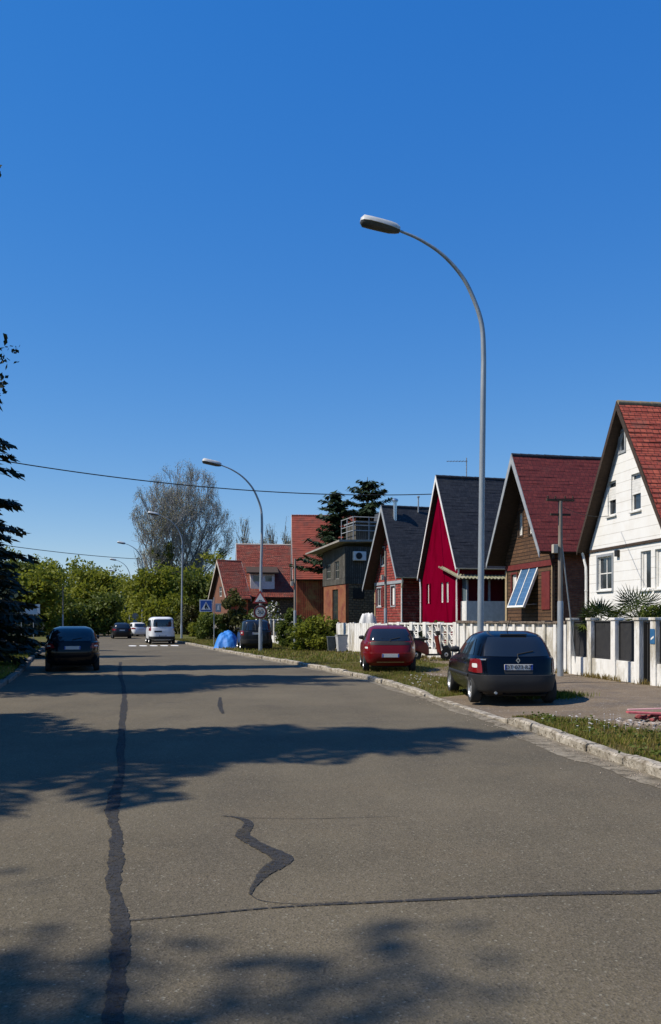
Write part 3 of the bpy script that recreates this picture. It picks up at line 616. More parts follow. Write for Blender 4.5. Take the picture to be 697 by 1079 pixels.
# white tarpaulin-covered pile in front of it
def lump(name,loc,sx_,sy_,h,m,label,cat,seed=1,n=28):
    r=random.Random(seed); ph=[r.uniform(0,6) for _ in range(8)]; b=MB(); vs=[]
    for i in range(n+1):
        for j in range(n+1):
            u=-1+2*i/n; v=-1+2*j/n; rr=max(abs(u),abs(v))
            rr=(abs(u)**3+abs(v)**3)**(1/3); base_=max(0,1-min(1,rr)**3.5)
            f=.72+.1*math.sin(2.4*u+ph[0])*math.cos(1.9*v+ph[1])+.09/h*abs(math.sin(4*u+ph[2]+3*v))+.07/h*abs(math.sin(7*v+ph[3]-6*u))+.03*abs(math.sin(13*u+5*v))+.08*math.sin(3*v+ph[4])
            vs.append((u*sx_*(1+.05*math.sin(7*v+ph[5])),v*sy_*(1+.05*math.sin(8*u+ph[6])),max(.0,h*base_*f)))
    b.add(vs,[(i*(n+1)+j,(i+1)*(n+1)+j,(i+1)*(n+1)+j+1,i*(n+1)+j+1) for i in range(n) for j in range(n)])
    o=b.build(name,m,smooth=60,fixn=False); o.location=loc; return tag(o,label,cat)
lump('covered_pile',(2.45,55.5,.11),.8,.9,2.9,mat('white_tarp',(.55,.55,.52),(.68,.67,.64),scale=3,rough=.6),'white tarpaulin heap behind the fence left of the red board house','tarpaulin',3)
# ---- red roofed houses further away
M_rust=brickmat('red_barn_boards',(.28,.06,.03),(.36,.10,.045),(.05,.02,.012),.2,6,.02,weather=(.30,.16,.06),wscale=.8,wr=(.48,.62),vary=.4,rough=.9,offset=0)
hA=gable_house('gabled_house','tall house with plain steep red roof left of the pine trees','gabled houses in a row behind the fence',(-3.74,82),4,((-3.5,5.5),(3.5,5.5)),11.8,(-3.2,3.2),11,
  mat('smooth_red_tiles',(.25,.048,.03),(.31,.07,.042),scale=2,rough=.8,c3=(.17,.05,.035),s3=.7),M_tile_old,M_white,M_rust,M_rust,ov=.4,barge_w=.22,gutter=M_wood_dark,windows=((-.5,.5,6,7.2,wk),))
hB=gable_house('gabled_house','long low house with weathered red tiles and a white dormer','gabled houses in a row behind the fence',(-10.5,95),8,((-4.6,4.2),(4.6,4.2)),10.2,(-4.2,4.2),13,
  M_tile_old,mat('pale_ridge',(.5,.42,.34),rough=.9),M_white,M_rust,M_stone,ov=.4,barge_w=.15)
b=MB(); b.prism([(1.4,4.9),(3.9,4.9),(3.9,6.7),(1.4,6.7)],1.4,4.0); b.box(3.9,3.95,1.45,3.95,4.95,6.65); dm=b.build('dormer',M_white,hB)
b=MB(); b.box(3.955,3.97,1.7,2.4,5.9,6.5); b.box(3.955,3.97,3.0,3.7,5.9,6.5); b.build('window',M_winglass,dm)
b=MB(); b.prism([(1.2,7.7),(4.4,6.72),(4.4,6.86),(1.2,7.86)],1.0,4.4); b.build('roof',M_wood_dark,dm)
b=MB(); b.box(-.35,.35,7.6,8.3,9.2,11.0,bev=.02); b.build('chimney',M_brick,hB)
hC=gable_house('gabled_house','small red tiled house with white verge strips beside the pedestrian sign','gabled houses in a row behind the fence',(-11.7,88),25,((-3.1,4.0),(3.1,3.9)),7.9,(-2.8,2.8),2.6,
  M_tile_old,M_tile_old,mat('verge_strip',(.42,.36,.30),(.5,.45,.38),rough=.8),mat('brown_panel',(.14,.06,.035),(.18,.08,.05),scale=2,rough=.9),M_rust,ov=.4,barge_w=.2,windows=((-.5,.4,4.2,5.2,wk),))
# ================================================================= fences
def fpt(y): return Vector((x_at(FNs,y),y))
def frame(y0,y1,z=None):
    a,b_=fpt(y0),fpt(y1); t=b_-a; zz=verge_z(a.x-.05,a.y)-.02; return a,math.atan2(t.y,t.x),t.length,zz
M_fwhite=mat('fence_paint',(.64,.63,.59),(.78,.77,.73),scale=4,rough=.75,bump=.4,bscale=30,c3=(.40,.37,.30),s3=1.9,stretch=(1,1,.35),detail=9)
M_cope=mat('coping_tile',(.10,.075,.055),(.2,.16,.12),scale=9,rough=.9,bump=.8)
M_mesh=mat('black_screen',(.018,.018,.02),(.03,.03,.03),scale=6,rough=.75)
# local: x along fence away, +y towards the street
def pillar_fence(y0,y1,offs_,gates,label,group,plaque=None,hp_=1.68,blk=M_mesh):
    a,ang,Ln,zz=frame(y0,y1); e=empty('pillar_fence',(a.x,a.y,zz),ang,label,'fence',group)
    for o in offs_:
        b=MB(); b.box(o-.12,o+.12,-.1,.14,0,hp_-.05,bev=.012); b.box(o-.15,o+.15,-.13,.17,hp_-.048,hp_+.02,bev=.012); b.build('pillar',M_fwhite,e)
    for i in range(len(offs_)-1):
        x0,x1=offs_[i]+.122,offs_[i+1]-.122
        if i in gates:
            b=MB(); ring(b,x0+.02,x1-.02,.05,1.62,.04,-.03,.03); k=int((x1-x0)/.09)
            for j in range(1,k): b.box(lerp(x0,x1,j/k)-.012,lerp(x0,x1,j/k)+.012,-.012,.012,.09,1.58)
            g_=b.build('gate',M_plastic,e); b=MB(); b.box(x0+.05,x1-.05,-.028,-.016,.1,1.57); b.build('screen',blk,g_)
        else:
            b=MB(); b.box(x0,x1,-.07,.10,0,.56,bev=.008); b.build('low_wall',M_fwhite,e)
            b=MB(); b.box(x0+.01,x1-.01,-.02,.0,.6,1.6); ring(b,x0,x1,.565,1.62,.035,-.03,.03); b.build('screen_panel',blk,e)
    return e
p0=19.7; L1=lambda y:(fpt(y)-fpt(p0)).length
e1=pillar_fence(19.7,25.62,[L1(19.7),L1(20.98),L1(21.73),L1(22.94),L1(24.29),L1(25.55)],(1,),'white pillar fence with black screens and a narrow gate before the white house','white front fences')
for dx_,o_ in ((0,L1(20.98)),):
    b=MB(); b.box(o_-.11,o_+.1,.142,.155,1.05,1.42,bev=.004); pl=tag(b.build('house_plaque',mat('enamel_blue',(.03,.11,.24),(.04,.14,.28),rough=.25)),'small blue plaque on the white gate pillar at right edge','plaque')
    pl.location=e1.location; pl.rotation_euler=e1.rotation_euler
    b=MB(); b.prism([(o_-.07,1.2),(o_+.06,1.14),(o_+.06,1.19),(o_-.07,1.25)],.156,.158); b.build('emblem',M_white,pl)
# solid fluted wall
def solid_wall(y0,y1,label,group,sp=.62,h=1.52):
    a,ang,Ln,zz=frame(y0,y1); e=empty('garden_wall',(a.x,a.y,zz),ang,label,'wall',group); r=random.Random(3)
    b=MB(); b.box(0,Ln,-.06,.06,0,h); b.build('panel',M_fwhite,e)
    k=int(Ln/sp)
    for i in range(k+1):
        x=min(Ln-.08,max(.08,i*Ln/k)); b=MB(); b.box(x-.08,x+.08,.062,.13,0,h-.03,bev=.012); b.build('pilaster',M_fwhite,e)
    b=MB(); x=0
    while x<Ln:
        w_=r.uniform(.25,.6); dz=r.uniform(0,.05); b.box(x+.005,min(Ln,x+w_)-.005,-.11,.16,h+.002,h+.045+dz,bev=.008); x+=w_
    b.build('coping',M_cope,e); return e
solid_wall(25.75,33.4,'solid white fluted wall with dark tile coping behind the dark hatchback','white front fences')
def openwork(y0,y1,label,group,h=1.52):
    a,ang,Ln,zz=frame(y0,y1); e=empty('openwork_wall',(a.x,a.y,zz),ang,label,'wall',group)
    n=int(Ln/1.25); W=Ln/n
    for i in range(n):
        x0=i*W; b=MB(); b.box(x0,x0+.3,-.08,.1,0,h+.03,bev=.012); b.build('pillar',M_fwhite,e)
        b=MB(); b.box(x0+.302,x0+W-.002,-.06,.06,0,.42,bev=.01); b.box(x0+.302,x0+W-.002,-.065,.065,h-.08,h,bev=.008); b.box(x0+.302+(W-.3)/2-.07,x0+.302+(W-.3)/2+.07,-.06,.06,.425,h-.085); b.build('low_wall',M_fwhite,e)
        for c in (0,1):
            xa=x0+.31+c*((W-.3)/2+.065); xb=xa+(W-.3)/2-.085; lat=MB(); cx=(xa+xb)/2
            m3=3; hh=(h-.08-.43)/m3
            for q in range(m3):
                za=.43+q*hh; zb=za+hh; cz=(za+zb)/2
                for s in (-1,1):
                    lat.tube([(xa,0,za if s>0 else zb),(cx,0,cz),(xb,0,zb if s>0 else za)],.028,n=5)
                lat.tube([(cx+.08*math.cos(t),0,cz+.08*math.sin(t)) for t in [2*PI*k/8 for k in range(9)]],.022,n=5,cap=False)
                lat.box(xa,xb,-.03,.03,zb-.025,zb+.01)
            lat.build('lattice',M_fwhite,e)
    return e
openwork(33.5,40.0,'white wall of openwork lattice blocks behind the parked scooter','white front fences')
def board_fence(y0,y1,label,group,h=1.5,gap=.03,w=.2,m=M_fwhite,pick=False,name='board_fence'):
    a,ang,Ln,zz=frame(y0,y1); e=empty(name,(a.x,a.y,zz),ang,label,'fence',group); r=random.Random(9)
    b=MB(); x=0
    while x<Ln:
        hh=h+r.uniform(-.03,.03)
        if pick: b.prism([(x,.05),(x+w,.05),(x+w,hh-.08),(x+w/2,hh),(x,hh-.08)],.02,.045)
        else: b.box(x,min(Ln,x+w),.02+r.uniform(-.004,.004),.05,.02,hh)
        x+=w+gap
    tag(b.build('boards',m,e))
    b=MB(); b.box(0,Ln,-.03,.017,.35,.43); b.box(0,Ln,-.03,.017,h-.3,h-.22); b.build('rail',m,e)
    n=int(Ln/2.2)
    for i in range(n+1):
        b=MB(); x=i*Ln/n; b.box(x-.06,x+.06,-.14,-.032,0,h+.04,bev=.01); b.build('post',m,e)
    return e
board_fence(40.1,46.6,'white close board fence behind the red car','white front fences',w=.24,gap=.02)
pillar_fence(55,61,[0,1.2,2.4,3.6,4.8,6.0],(),'short white pillar fence beside the black off-roader','white front fences')
board_fence(62.5,91,'grey wooden picket fence beyond the blue tarpaulin','wooden fences',h=1.25,w=.09,gap=.09,m=mat('grey_pickets',(.26,.23,.18),(.36,.33,.27),scale=6,rough=.9),pick=True,name='picket_fence')
solid_wall(97,110,'far white garden wall beside the white van','white front fences',h=1.9)
# ================================================================= street lamps
M_lamphead=mat('lamp_housing',(.42,.43,.42),(.52,.53,.52),scale=6,rough=.5)
def street_lamp(X,Y,Ht,a,label,lean=0):
    e=empty('street_lamp',(X,Y,verge_z(X,Y) if Y<124 else .1),R(a),label,'street lamp','curved street lamps along the right kerb'); s=Ht-11.2
    b=MB(); b.tube([(0,0,0),(0,0,.02)],.17,n=12); b.tube([(0,0,0),(0,0,1.2),(0,0,1.25)],[.105,.10,.088],n=14)
    pts=[(0,0,1.2),(.03,0,4),(.07,0,7.2+s),(.08,0,8.3+s),(.03,0,9.0+s),(-.17,0,9.6+s),(-.47,0,10.15+s),(-.97,0,10.66+s),(-1.55,0,11.0+s),(-2.08,0,11.19+s)]
    P=[];Q=[Vector(p) for p in pts]; Q=[Q[0]*2-Q[1]]+Q+[Q[-1]*2-Q[-2]]
    for i in range(1,len(Q)-2):
        for k in range(5):
            t=k/5; A,B_,C,D=Q[i-1:i+3]; P.append(.5*((2*B_)+(C-A)*t+(2*A-5*B_+4*C-D)*t*t+(3*B_-A-3*C+D)*t**3))
    P.append(Q[-2]); n=len(P); b.tube(P,[lerp(.082,.030,(i/(n-1))**1.0) for i in range(n)],n=12)
    b.build('pole',M_galv,e,smooth=True)
    b=MB(); b.box(.085,.11,-.05,.05,.5,.95,bev=.004); b.build('hatch',M_galv,e)
    T=Matrix.Translation((-2.05,0,11.18+s))@Matrix.Rotation(R(-10),4,'Y').inverted()
    def shell(z0,z1,sc):
        vs=[];fs=[];K=9;N=20
        st=[(.0,.07),(-.1,.11),(-.25,.15),(-.5,.185),(-.75,.19),(-.92,.15),(-.99,.06)]
        prof=[(x,w_*sc) for x,w_ in st]
        for x,w_ in prof:
            for j in range(K):
                t=PI*j/(K-1); vs.append((x,w_*math.cos(t),z0+(z1-z0)*math.sin(t)*min(1,w_/.12)))
        for i in range(len(prof)-1):
            for j in range(K-1): fs.append((i*K+j,i*K+j+1,(i+1)*K+j+1,(i+1)*K+j))
            fs.append((i*K+K-1,i*K,(i+1)*K,(i+1)*K+K-1))
        fs.append(tuple(range(K))); fs.append(tuple((len(prof)-1)*K+j for j in range(K)))
        return vs,fs
    b=MB(); v_,f_=shell(0,.17,1); b.add(v_,f_,T); h_=b.build('lamp_head',M_lamphead,e,smooth=50)
    b=MB(); v_,f_=shell(-.004,-.12,.86); b.add([v for v in v_],f_,T); b.build('lens',mat('lamp_underside',(.05,.05,.05),(.08,.08,.075),scale=9,rough=.3),h_,smooth=50)
    return e
street_lamp(3.72,21.2,11.15,8,'tall curved steel street lamp rising behind the dark hatchback')
street_lamp(-3.65,44.5,9.6,16,'curved street lamp carrying triangular and round signs beside the black off-roader')
street_lamp(-13.6,78,11.2,17,'curved street lamp just right of the white van')
street_lamp(-23.6,107,11.2,17,'far curved street lamp left of the white van, taller of the distant pair')
street_lamp(-32.0,136,11.2,17,'farther curved street lamp above the dark car on the road')
street_lamp(-40,166,11.2,17,'farthest curved street lamp, leftmost and smallest of the row')
# signs on the second lamp
def text_mesh(s,size,name,m,parent,loc,rot=(PI/2,0,0),ext=.002):
    c=bpy.data.curves.new('t','FONT'); c.body=s; c.size=size; c.align_x='CENTER'; c.align_y='CENTER'; c.extrude=ext
    o=bpy.data.objects.new('t',c); COL.objects.link(o); dg=bpy.context.evaluated_depsgraph_get(); me=bpy.data.meshes.new_from_object(o.evaluated_get(dg)); me.name=name
    bpy.data.objects.remove(o); me.materials.clear(); me.materials.append(m); q=bpy.data.objects.new(name,me); COL.objects.link(q); q.parent=parent; q.location=loc; q.rotation_euler=rot; return q
M_signred=mat('sign_red',(.28,.02,.02),(.33,.04,.03),scale=6,rough=.5); M_signwhite=mat('sign_white',(.6,.6,.57),(.7,.7,.67),scale=5,rough=.5); M_signblue=mat('sign_blue',(.015,.08,.32),rough=.4); M_signgrey=mat('sign_back',(.3,.31,.32),(.38,.39,.4),scale=4,rough=.5,metal=.3)
Z2=verge_z(-3.65,44.5)
e=empty('speed_sign',(-3.65,44.36,2.15),R(4),'round 30 speed limit sign on the second lamp post','road sign')
b=MB(); Rx=Matrix.Rotation(R(90),4,'X'); b.lathe([(.01,0),(.36,0),(.36,.02),(.01,.02)],n=32,M=Rx); b.build('plate',mat('faded_shaded_face',(.42,.42,.40),(.5,.5,.48),scale=5,rough=.6),e)  # face and ring muted: fading plus shade put into the colours
b=MB(); N=32; vs=[(r*math.cos(2*PI*j/N),-.026,r*math.sin(2*PI*j/N)) for r in (.26,.355) for j in range(N)]; b.add(vs,[(j,(j+1)%N,N+(j+1)%N,N+j) for j in range(N)]); b.build('ring',mat('dark_red',(.09,.012,.012),rough=.6),e)
text_mesh('30',.36,'numerals',M_ink,e,(0,-.03,0))
e=empty('warning_sign',(-3.65,44.36,2.62),R(4),'triangular red bordered hump sign above the round sign on the second lamp post','road sign')
b=MB(); b.prism([(-.4,-.02),(.4,-.02),(0,.66)],-.02,0); b.build('plate',M_signred,e)
b=MB(); b.prism([(-.27,.06),(.27,.06),(0,.51)],-.028,-.022); b.build('face',M_signwhite,e)
b=MB(); b.prism([(-.15,.1),(-.09,.1),(-.05,.17),(0,.12),(.05,.17),(.09,.1),(.15,.1),(.15,.085),(-.15,.085)],-.034,-.03); b.build('symbol',M_ink,e)
def post_sign(X,Y,zt,face,label,a=0,w=.7,h=.7,off=0,z0=None):
    z=verge_z(X,Y) if X>x_at(KRs,min(Y,165)) else .12
    e=empty('road_sign',(X,Y,z),R(a),label,'road sign')
    b=MB(); b.tube([(0,0.04,0),(0,0.04,zt)],.03,n=8); b.build('post',M_galv,e); return e
def sq(e,x0,x1,z0,z1,m,name='plate',y=0,d=.02):
    b=MB(); b.box(x0,x1,y-d,y,z0,z1,bev=.004); return b.build(name,m,e)
e=post_sign(-7.5,55,3.1,None,'blue square pedestrian crossing sign with white triangle before the picket fence',a=8)
sq(e,-.92,-.1,2.16,2.94,M_signwhite); sq(e,-.87,-.15,2.21,2.89,M_signblue,'face',-.022,.004)
b=MB(); b.prism([(-.81,2.29),(-.21,2.29),(-.51,2.81)],-.034,-.028); b.build('triangle',M_signwhite,e)
b=MB(); b.prism([(x_+.02,z_+.35) for x_,z_ in [(-.56,1.97),(-.50,1.97),(-.52,2.12),(-.42,2.0),(-.38,2.02),(-.47,2.2),(-.50,2.28),(-.56,2.28),(-.64,2.1),(-.6,2.08)]],-.042,-.036); b.lathe([(.001,0),(.04,0),(.04,.004),(.001,.004)],n=12,M=Matrix.Translation((-.51,-.037,2.67))@Rx); b.build('symbol',M_ink,e)
sq(e,.08,.45,2.15,2.7,M_signgrey,'side_plate',.03); b=MB(); b.prism([(.2,2.28),(.35,2.28),(.3,2.58),(.22,2.53)],-.002,.004); b.build('symbol',M_signwhite,e)
e=post_sign(-27.5,76,2.2,None,'round white sign below a small triangle on a post under the dark spruce',a=18)
b=MB(); b.lathe([(.01,0),(.36,0),(.36,.02),(.01,.02)],n=24,M=Matrix.Translation((0,0,1.85))@Rx); b.build('plate',M_signwhite,e)
b=MB(); b.prism([(-.2,1.82),(.05,1.82),(.05,1.72),(.22,1.87),(.05,2.02),(.05,1.92),(-.2,1.92)],-.03,-.023); b.build('symbol',M_ink,e)
b=MB(); b.prism([(-.36,2.28),(.36,2.28),(0,2.9)],-.02,0); b.build('triangle',M_signwhite,e)
e=post_sign(-26.6,76.5,3.0,None,'pale blue rectangular sign on a post under the dark spruce',a=18)
sq(e,-.7,.3,2.15,3.05,mat('pale_blue_plate',(.35,.45,.5),(.45,.52,.55),scale=3,rough=.4)); sq(e,.31,.55,2.15,3.05,M_signwhite,'side_plate')
e=post_sign(-30.2,100,2.6,None,'small white square sign above the roof of the left black car',a=18); sq(e,-.35,.35,1.9,2.55,M_signwhite); sq(e,-.12,-.02,2.0,2.45,M_ink,'symbol',-.022,.004); 
e=post_sign(-37,142,2.2,None,'tiny white square sign at the far end of the road',a=18); sq(e,-.4,.4,1.4,2.2,M_signwhite); sq(e,-.2,.2,1.6,2.0,M_signgrey,'symbol',-.022,.004)
e=post_sign(-25.6,112,2.6,None,'grey eight sided back of a stop sign by the far lamps',a=18)
b=MB(); b.prism([(.42*math.cos(PI/8+PI/4*k),2.2+.42*math.sin(PI/8+PI/4*k)) for k in range(8)],-.02,0); b.build('plate',M_signgrey,e); sq(e,-.3,.3,1.3,1.65,mat('blue_back',(.2,.35,.45),rough=.5),'lower_plate')
# ================================================================= utility poles and wires
M_polewood=mat('pole_wood',(.16,.13,.10),(.26,.23,.19),scale=5,rough=.9,stretch=(4,4,.4))
def utility_pole(X,Y,Ht,label,box=True,strut=False,r=.085,wood=True,bar=True):
    e=empty('utility_pole',(X,Y,verge_z(X,Y) if -20<X else .1),R(10),label,'utility pole','short utility poles along the fence')
    hs2=Ht*.42
    b=MB(); b.tube([(0,0,0),(0,0,hs2),(0,0,hs2+.05)],[r*1.05,r*1.0,r*.9],n=12); b.build('shaft',M_galv,e,smooth=True)
    b=MB(); b.tube([(0,0,hs2),(0,0,Ht)],[r*.85,r*.7],n=10); b.build('upper_shaft',M_polewood if wood else M_galv,e,smooth=True)
    if bar:
        b=MB(); b.box(-.42,.42,-.04,.04,Ht+.0,Ht+.06)
        for x in (-.38,-.15,.15,.38): b.lathe([(.015,0),(.025,.03),(.02,.05),(.028,.07),(.01,.09)],n=8,M=Matrix.Translation((x,0,Ht+.062)))
        b.box(-.3,.3,-.035,.035,Ht-.42,-.36+Ht); b.build('crossbar',M_wood_dark,e)
    if box: b=MB(); b.box(-.24,-.1,-.07,.07,Ht-1.5,Ht-1.25,bev=.01); b.build('junction_box',mat('box_beige',(.45,.40,.32),rough=.6),e)
    if strut: b=MB(); b.tube([(.03,0,Ht-1.1),(.75,.5,.1)],.022,n=6); b.build('stay',M_galv,e)
    return e
utility_pole(6.62,24.6,5.05,'short utility pole with crossbar in front of the brown house',strut=True)
utility_pole(2.85,44.2,5.2,'short utility pole rising behind the red car with a box at fence height',box=True,bar=False)
utility_pole(-1.95,47.0,5.0,'short utility pole at the white pillar fence right of the black off-roader',bar=False)
utility_pole(-28.2,90,5.2,'pale pole standing among the left trees above the black car',box=False,bar=False)
utility_pole(-19.6,105,6,'pale short pole between the far lamps and the bare tree',box=False,bar=False)
def wire(p,q,sag,label,r=.022):
    p,q=Vector(p),Vector(q); n=40; b=MB(); pts=[]
    for i in range(n+1):
        t=i/n; v=p.lerp(q,t)-p; v=v+Vector((0,0,-4*sag*t*(1-t))); pts.append(v)
    b.tube(pts,r,n=5); o=b.build('overhead_wire',M_blackrub); o.location=p; tag(o,label,'wire','overhead wires'); return o
wire((-18.5,36.5,9.35),(5.75,48.6,8.9),.75,'long dark wire sagging across the street to the magenta house',r=.026)
wire((-36,80,9.6),(-23.6,107,9.4),.3,'far short wire crossing above the left trees',r=.035)
wire((6.62,24.6,5.0),(9.6,29.4,5.3),.12,'thin wire from the short pole to the white house',r=.009)
# ================================================================= cars
def sm(tab,z,d=.035): 
    a=[interp(tab,z+o) for o in (-d,-d/2,0,d/2,d)]; return tuple(sum(q[i] for q in a)/5 for i in range(len(a[0])))
def car(name,label,group,loc,a,tab,paint,W,wheels,wr=.29,rearwin=None,sidewins=(),tail=(),platez=.75,plate_text=None,bumperz=(.25,.52),bumper=None,ex=5.0,mirror=(2.55,.93),detail=True,emblem=None,antenna=None,roofrail=False,screen=None,platewin=.26,extra=None):
    """tab rows: (z, y_rear, y_front, half_width); local +y is forward, origin under the rear centre"""
    e=empty(name,loc,R(a),label,'car',group)
    z0,z1=tab[0][0],tab[-1][0]
    def H(z):
        yr,yf,w=sm(tab,z); return yr,yf,w
    def exz(z): return ex-(.9 if z>W['belt'] else 0)
    def sx(y,z):
        yr,yf,w=H(z); yc=(yr+yf)/2; l=(yf-yr)/2; u=min(.9999,abs((y-yc)/l)); n=exz(z); return w*(1-u**n)**(1/n)
    def ry(x,z,front=False):
        yr,yf,w=H(z); yc=(yr+yf)/2; l=(yf-yr)/2; u=min(.9999,abs(x/w)); n=exz(z); d=l*(1-u**n)**(1/n); return yc+d if front else yc-d
    b=MB(); N=72; zs=[]; z=z0
    while z<z1-.001: zs.append(z); z+=.028
    zs.append(z1); vs=[]
    for z in zs:
        yr,yf,w=H(z); n=exz(z); yc=(yr+yf)/2; l=(yf-yr)/2
        for j in range(N):
            t=2*PI*j/N; c,s=math.cos(t),math.sin(t); vs.append((w*math.copysign(abs(c)**(2/n),c),yc+l*math.copysign(abs(s)**(2/n),s),z))
    k=len(zs); fs=[(i*N+j,i*N+(j+1)%N,(i+1)*N+(j+1)%N,(i+1)*N+j) for i in range(k-1) for j in range(N)]+[tuple(range(N))[::-1],tuple((k-1)*N+j for j in range(N))]
    b.add(vs,fs); body=b.build('body',[paint,M_plastic],e,smooth=35)
    # wheel arches
    cut=MB()
    for wy in wheels:
        for s in (-1,1):
            cut.lathe([(wr+.05,-.2),(wr+.05,.4)],n=28,M=Matrix.Translation((s*(W['track']),wy,wr))@Matrix.Rotation(R(90)*s,4,'Y'))
    co=cut.build('cut',M_plastic)
    md=body.modifiers.new('b','BOOLEAN'); md.operation='DIFFERENCE'; md.object=co; md.solver='EXACT'
    bpy.context.view_layer.update(); dg=bpy.context.evaluated_depsgraph_get(); me=bpy.data.meshes.new_from_object(body.evaluated_get(dg)); me.name='body'; body.modifiers.clear(); body.data=me; bpy.data.objects.remove(co)
    me.materials.clear(); me.materials.append(paint)
    def grid(face,c,nm,m,par=e,off=.006,k=.0,nu=12,nv=8,flip=1,smooth=True):
        """c: four (s,z) corners bl,br,tr,tl on the 'rear','front' or side (+1/-1)"""
        b=MB(); vs=[]
        for i in range(nu+1):
            for j in range(nv+1):
                u=-1+2*i/nu; v=-1+2*j/nv; uu=u*math.sqrt(1-k*v*v/2); vv=v*math.sqrt(1-k*u*u/2); uu=(uu/math.sqrt(1-k/2) if 0 else uu); U=(uu+1)/2; V=(vv+1)/2
                s=lerp(lerp(c[0][0],c[1][0],U),lerp(c[3][0],c[2][0],U),V); z=lerp(lerp(c[0][1],c[1][1],U),lerp(c[3][1],c[2][1],U),V)
                if face=='rear': vs.append((s,ry(s,z)-off,z+off*.3))
                elif face=='front': vs.append((s,ry(s,z,True)+off,z+off*.3))
                else: vs.append((face*(sx(s,z)+off),s,z+off*.2))
        b.add(vs,[(i*(nv+1)+j,(i+1)*(nv+1)+j,(i+1)*(nv+1)+j+1,i*(nv+1)+j+1) for i in range(nu) for j in range(nv)])
        o=b.build(nm,m,par,smooth='all' if smooth else False,fixn=False)
        return o
    if rearwin: 
        wdw=grid('rear',rearwin,'rear_window',M_glassdark,off=.008,k=.18)
        b=MB(); y=ry(.0,rearwin[0][1]+.06)-.03; z=rearwin[0][1]+.05; b.tube([(0,ry(0,z-.06)-.02,z-.06),(0,ry(0,z)-.03,z),(.3,ry(.3,z+.06)-.03,z+.06)],.009,n=5)
        if detail: b.build('wiper',M_plastic,wdw)
    if screen: grid('front',screen,'windscreen',M_glassdark,off=.008,k=.1)
    for s in (-1,1):
        for c in sidewins: grid(s,c,'side_window',M_glassdark,off=.007,k=.12)
        if detail:
            for c in sidewins[:1]:
                y=(c[0][0]+c[1][0])/2+.35; z=W['belt']-.07; b=MB(); x=sx(y,z); b.box(s*x-.012,s*x+.022 if s>0 else s*x+.012,y-.09,y+.09,z-.016,z+.016,bev=.005) if s>0 else b.box(-x-.022,-x+.012,y-.09,y+.09,z-.016,z+.016,bev=.005); b.build('door_handle',W.get('handle',paint),e)
        my,mz=mirror; x=sx(my,mz); b=MB(); b.tube([(s*(x-.03),my,mz),(s*(x+.08),my,mz+.02)],.022,n=6); b.lathe([(.01,-.1),(.06,-.09),(.085,-.04),(.09,.03),(.07,.09),(.01,.1)],n=12,M=Matrix.Translation((s*(x+.15),my,mz+.05))@Matrix.Rotation(R(90),4,'Y')@Matrix.Diagonal((.75,.55,1,1))); b.build('wing_mirror',W.get('mirrorm',M_plastic),e,smooth=50)
        for c in tail:
            cc=[(s*x,z) for x,z in c]; tl=grid('rear',cc,'tail_light',M_redlens,off=.012,k=.25)
            if detail:
                q=[((cc[0][0]*.55+cc[1][0]*.45),lerp(c[0][1],c[3][1],.35)),((cc[0][0]*.2+cc[1][0]*.8),lerp(c[0][1],c[3][1],.35)),((cc[0][0]*.2+cc[1][0]*.8),lerp(c[0][1],c[3][1],.66)),((cc[0][0]*.55+cc[1][0]*.45),lerp(c[0][1],c[3][1],.66))]
                grid('rear',q,'indicator',M_clearlens,tl,off=.017,k=.4,nu=6,nv=5)
        hl=[(s*.35,.6),(s*.68,.62),(s*.66,.76),(s*.35,.72)]
        grid('front',hl,'headlight',M_clearlens,off=.012,k=.3)
    if bumper:
        b=MB(); vs=[]; nu=40; zz=[bumperz[0],bumperz[0]+.02]+[lerp(bumperz[0]+.04,bumperz[1]-.03,i/5) for i in range(6)]+[bumperz[1]-.01,bumperz[1]]
        for i in range(nu+1):
            t=lerp(PI*1.5-1.22,PI*1.5+1.22,i/nu)
            for q,z in enumerate(zz):
                yr,yf,w=H(z); n=ex; yc=(yr+yf)/2; l=(yf-yr)/2; o=.0 if q in(0,len(zz)-1) else .022
                c,s=math.cos(t),math.sin(t); vs.append(((w+o)*math.copysign(abs(c)**(2/n),c),yc+(l+o)*math.copysign(abs(s)**(2/n),s),z))
        m_=len(zz); b.add(vs,[(i*m_+j,(i+1)*m_+j,(i+1)*m_+j+1,i*m_+j+1) for i in range(nu) for j in range(m_-1)]); b.build('bumper',bumper,e,smooth=50,fixn=False)
    y=ry(0,platez)-.02; pz=platez
    if bumper and bumperz[0]<platez<bumperz[1]: y-=.025
    b=MB(); b.box(-platewin,platewin,y-.008,y+.03,pz-.055,pz+.055,bev=.003); pl=b.build('number_plate',M_plate,e)
    for s in (-1,1): b=MB(); b.box(s*(platewin-.02)-.018,s*(platewin-.02)+.018,y-.0115,y-.0085,pz-.05,pz+.05); b.build('plate_band',M_pblue,pl)
    if plate_text: text_mesh(plate_text,.105,'plate_characters',M_ink,pl,(0,y-.012,pz))
    if emblem:
        b=MB(); ye=ry(0,emblem)-.014; b.prism([(0,emblem-.055),(.04,emblem),(0,emblem+.055),(-.04,emblem)],ye-.006,ye+.01,holes=[[(0,emblem-.03),(.02,emblem),(0,emblem+.03),(-.02,emblem)]]); b.build('emblem',M_chrome,e)
    if antenna:
        ya,za=antenna; b=MB(); b.tube([(0,ya,za-.01),(0,ya-.05,za+.05),(0,ya-.32,za+.3)],[.012,.007,.004],n=6); b.build('antenna',M_plastic,e)
    if roofrail:
        for s in (-1,1): b=MB(); x=H(z1-.06)[2]*.9; b.tube([(s*x,.8,z1-.04),(s*x,.9,z1+.03),(s*x,2.3,z1+.03),(s*x,2.4,z1-.04)],.02,n=6); b.build('roof_rail',M_plastic,e)
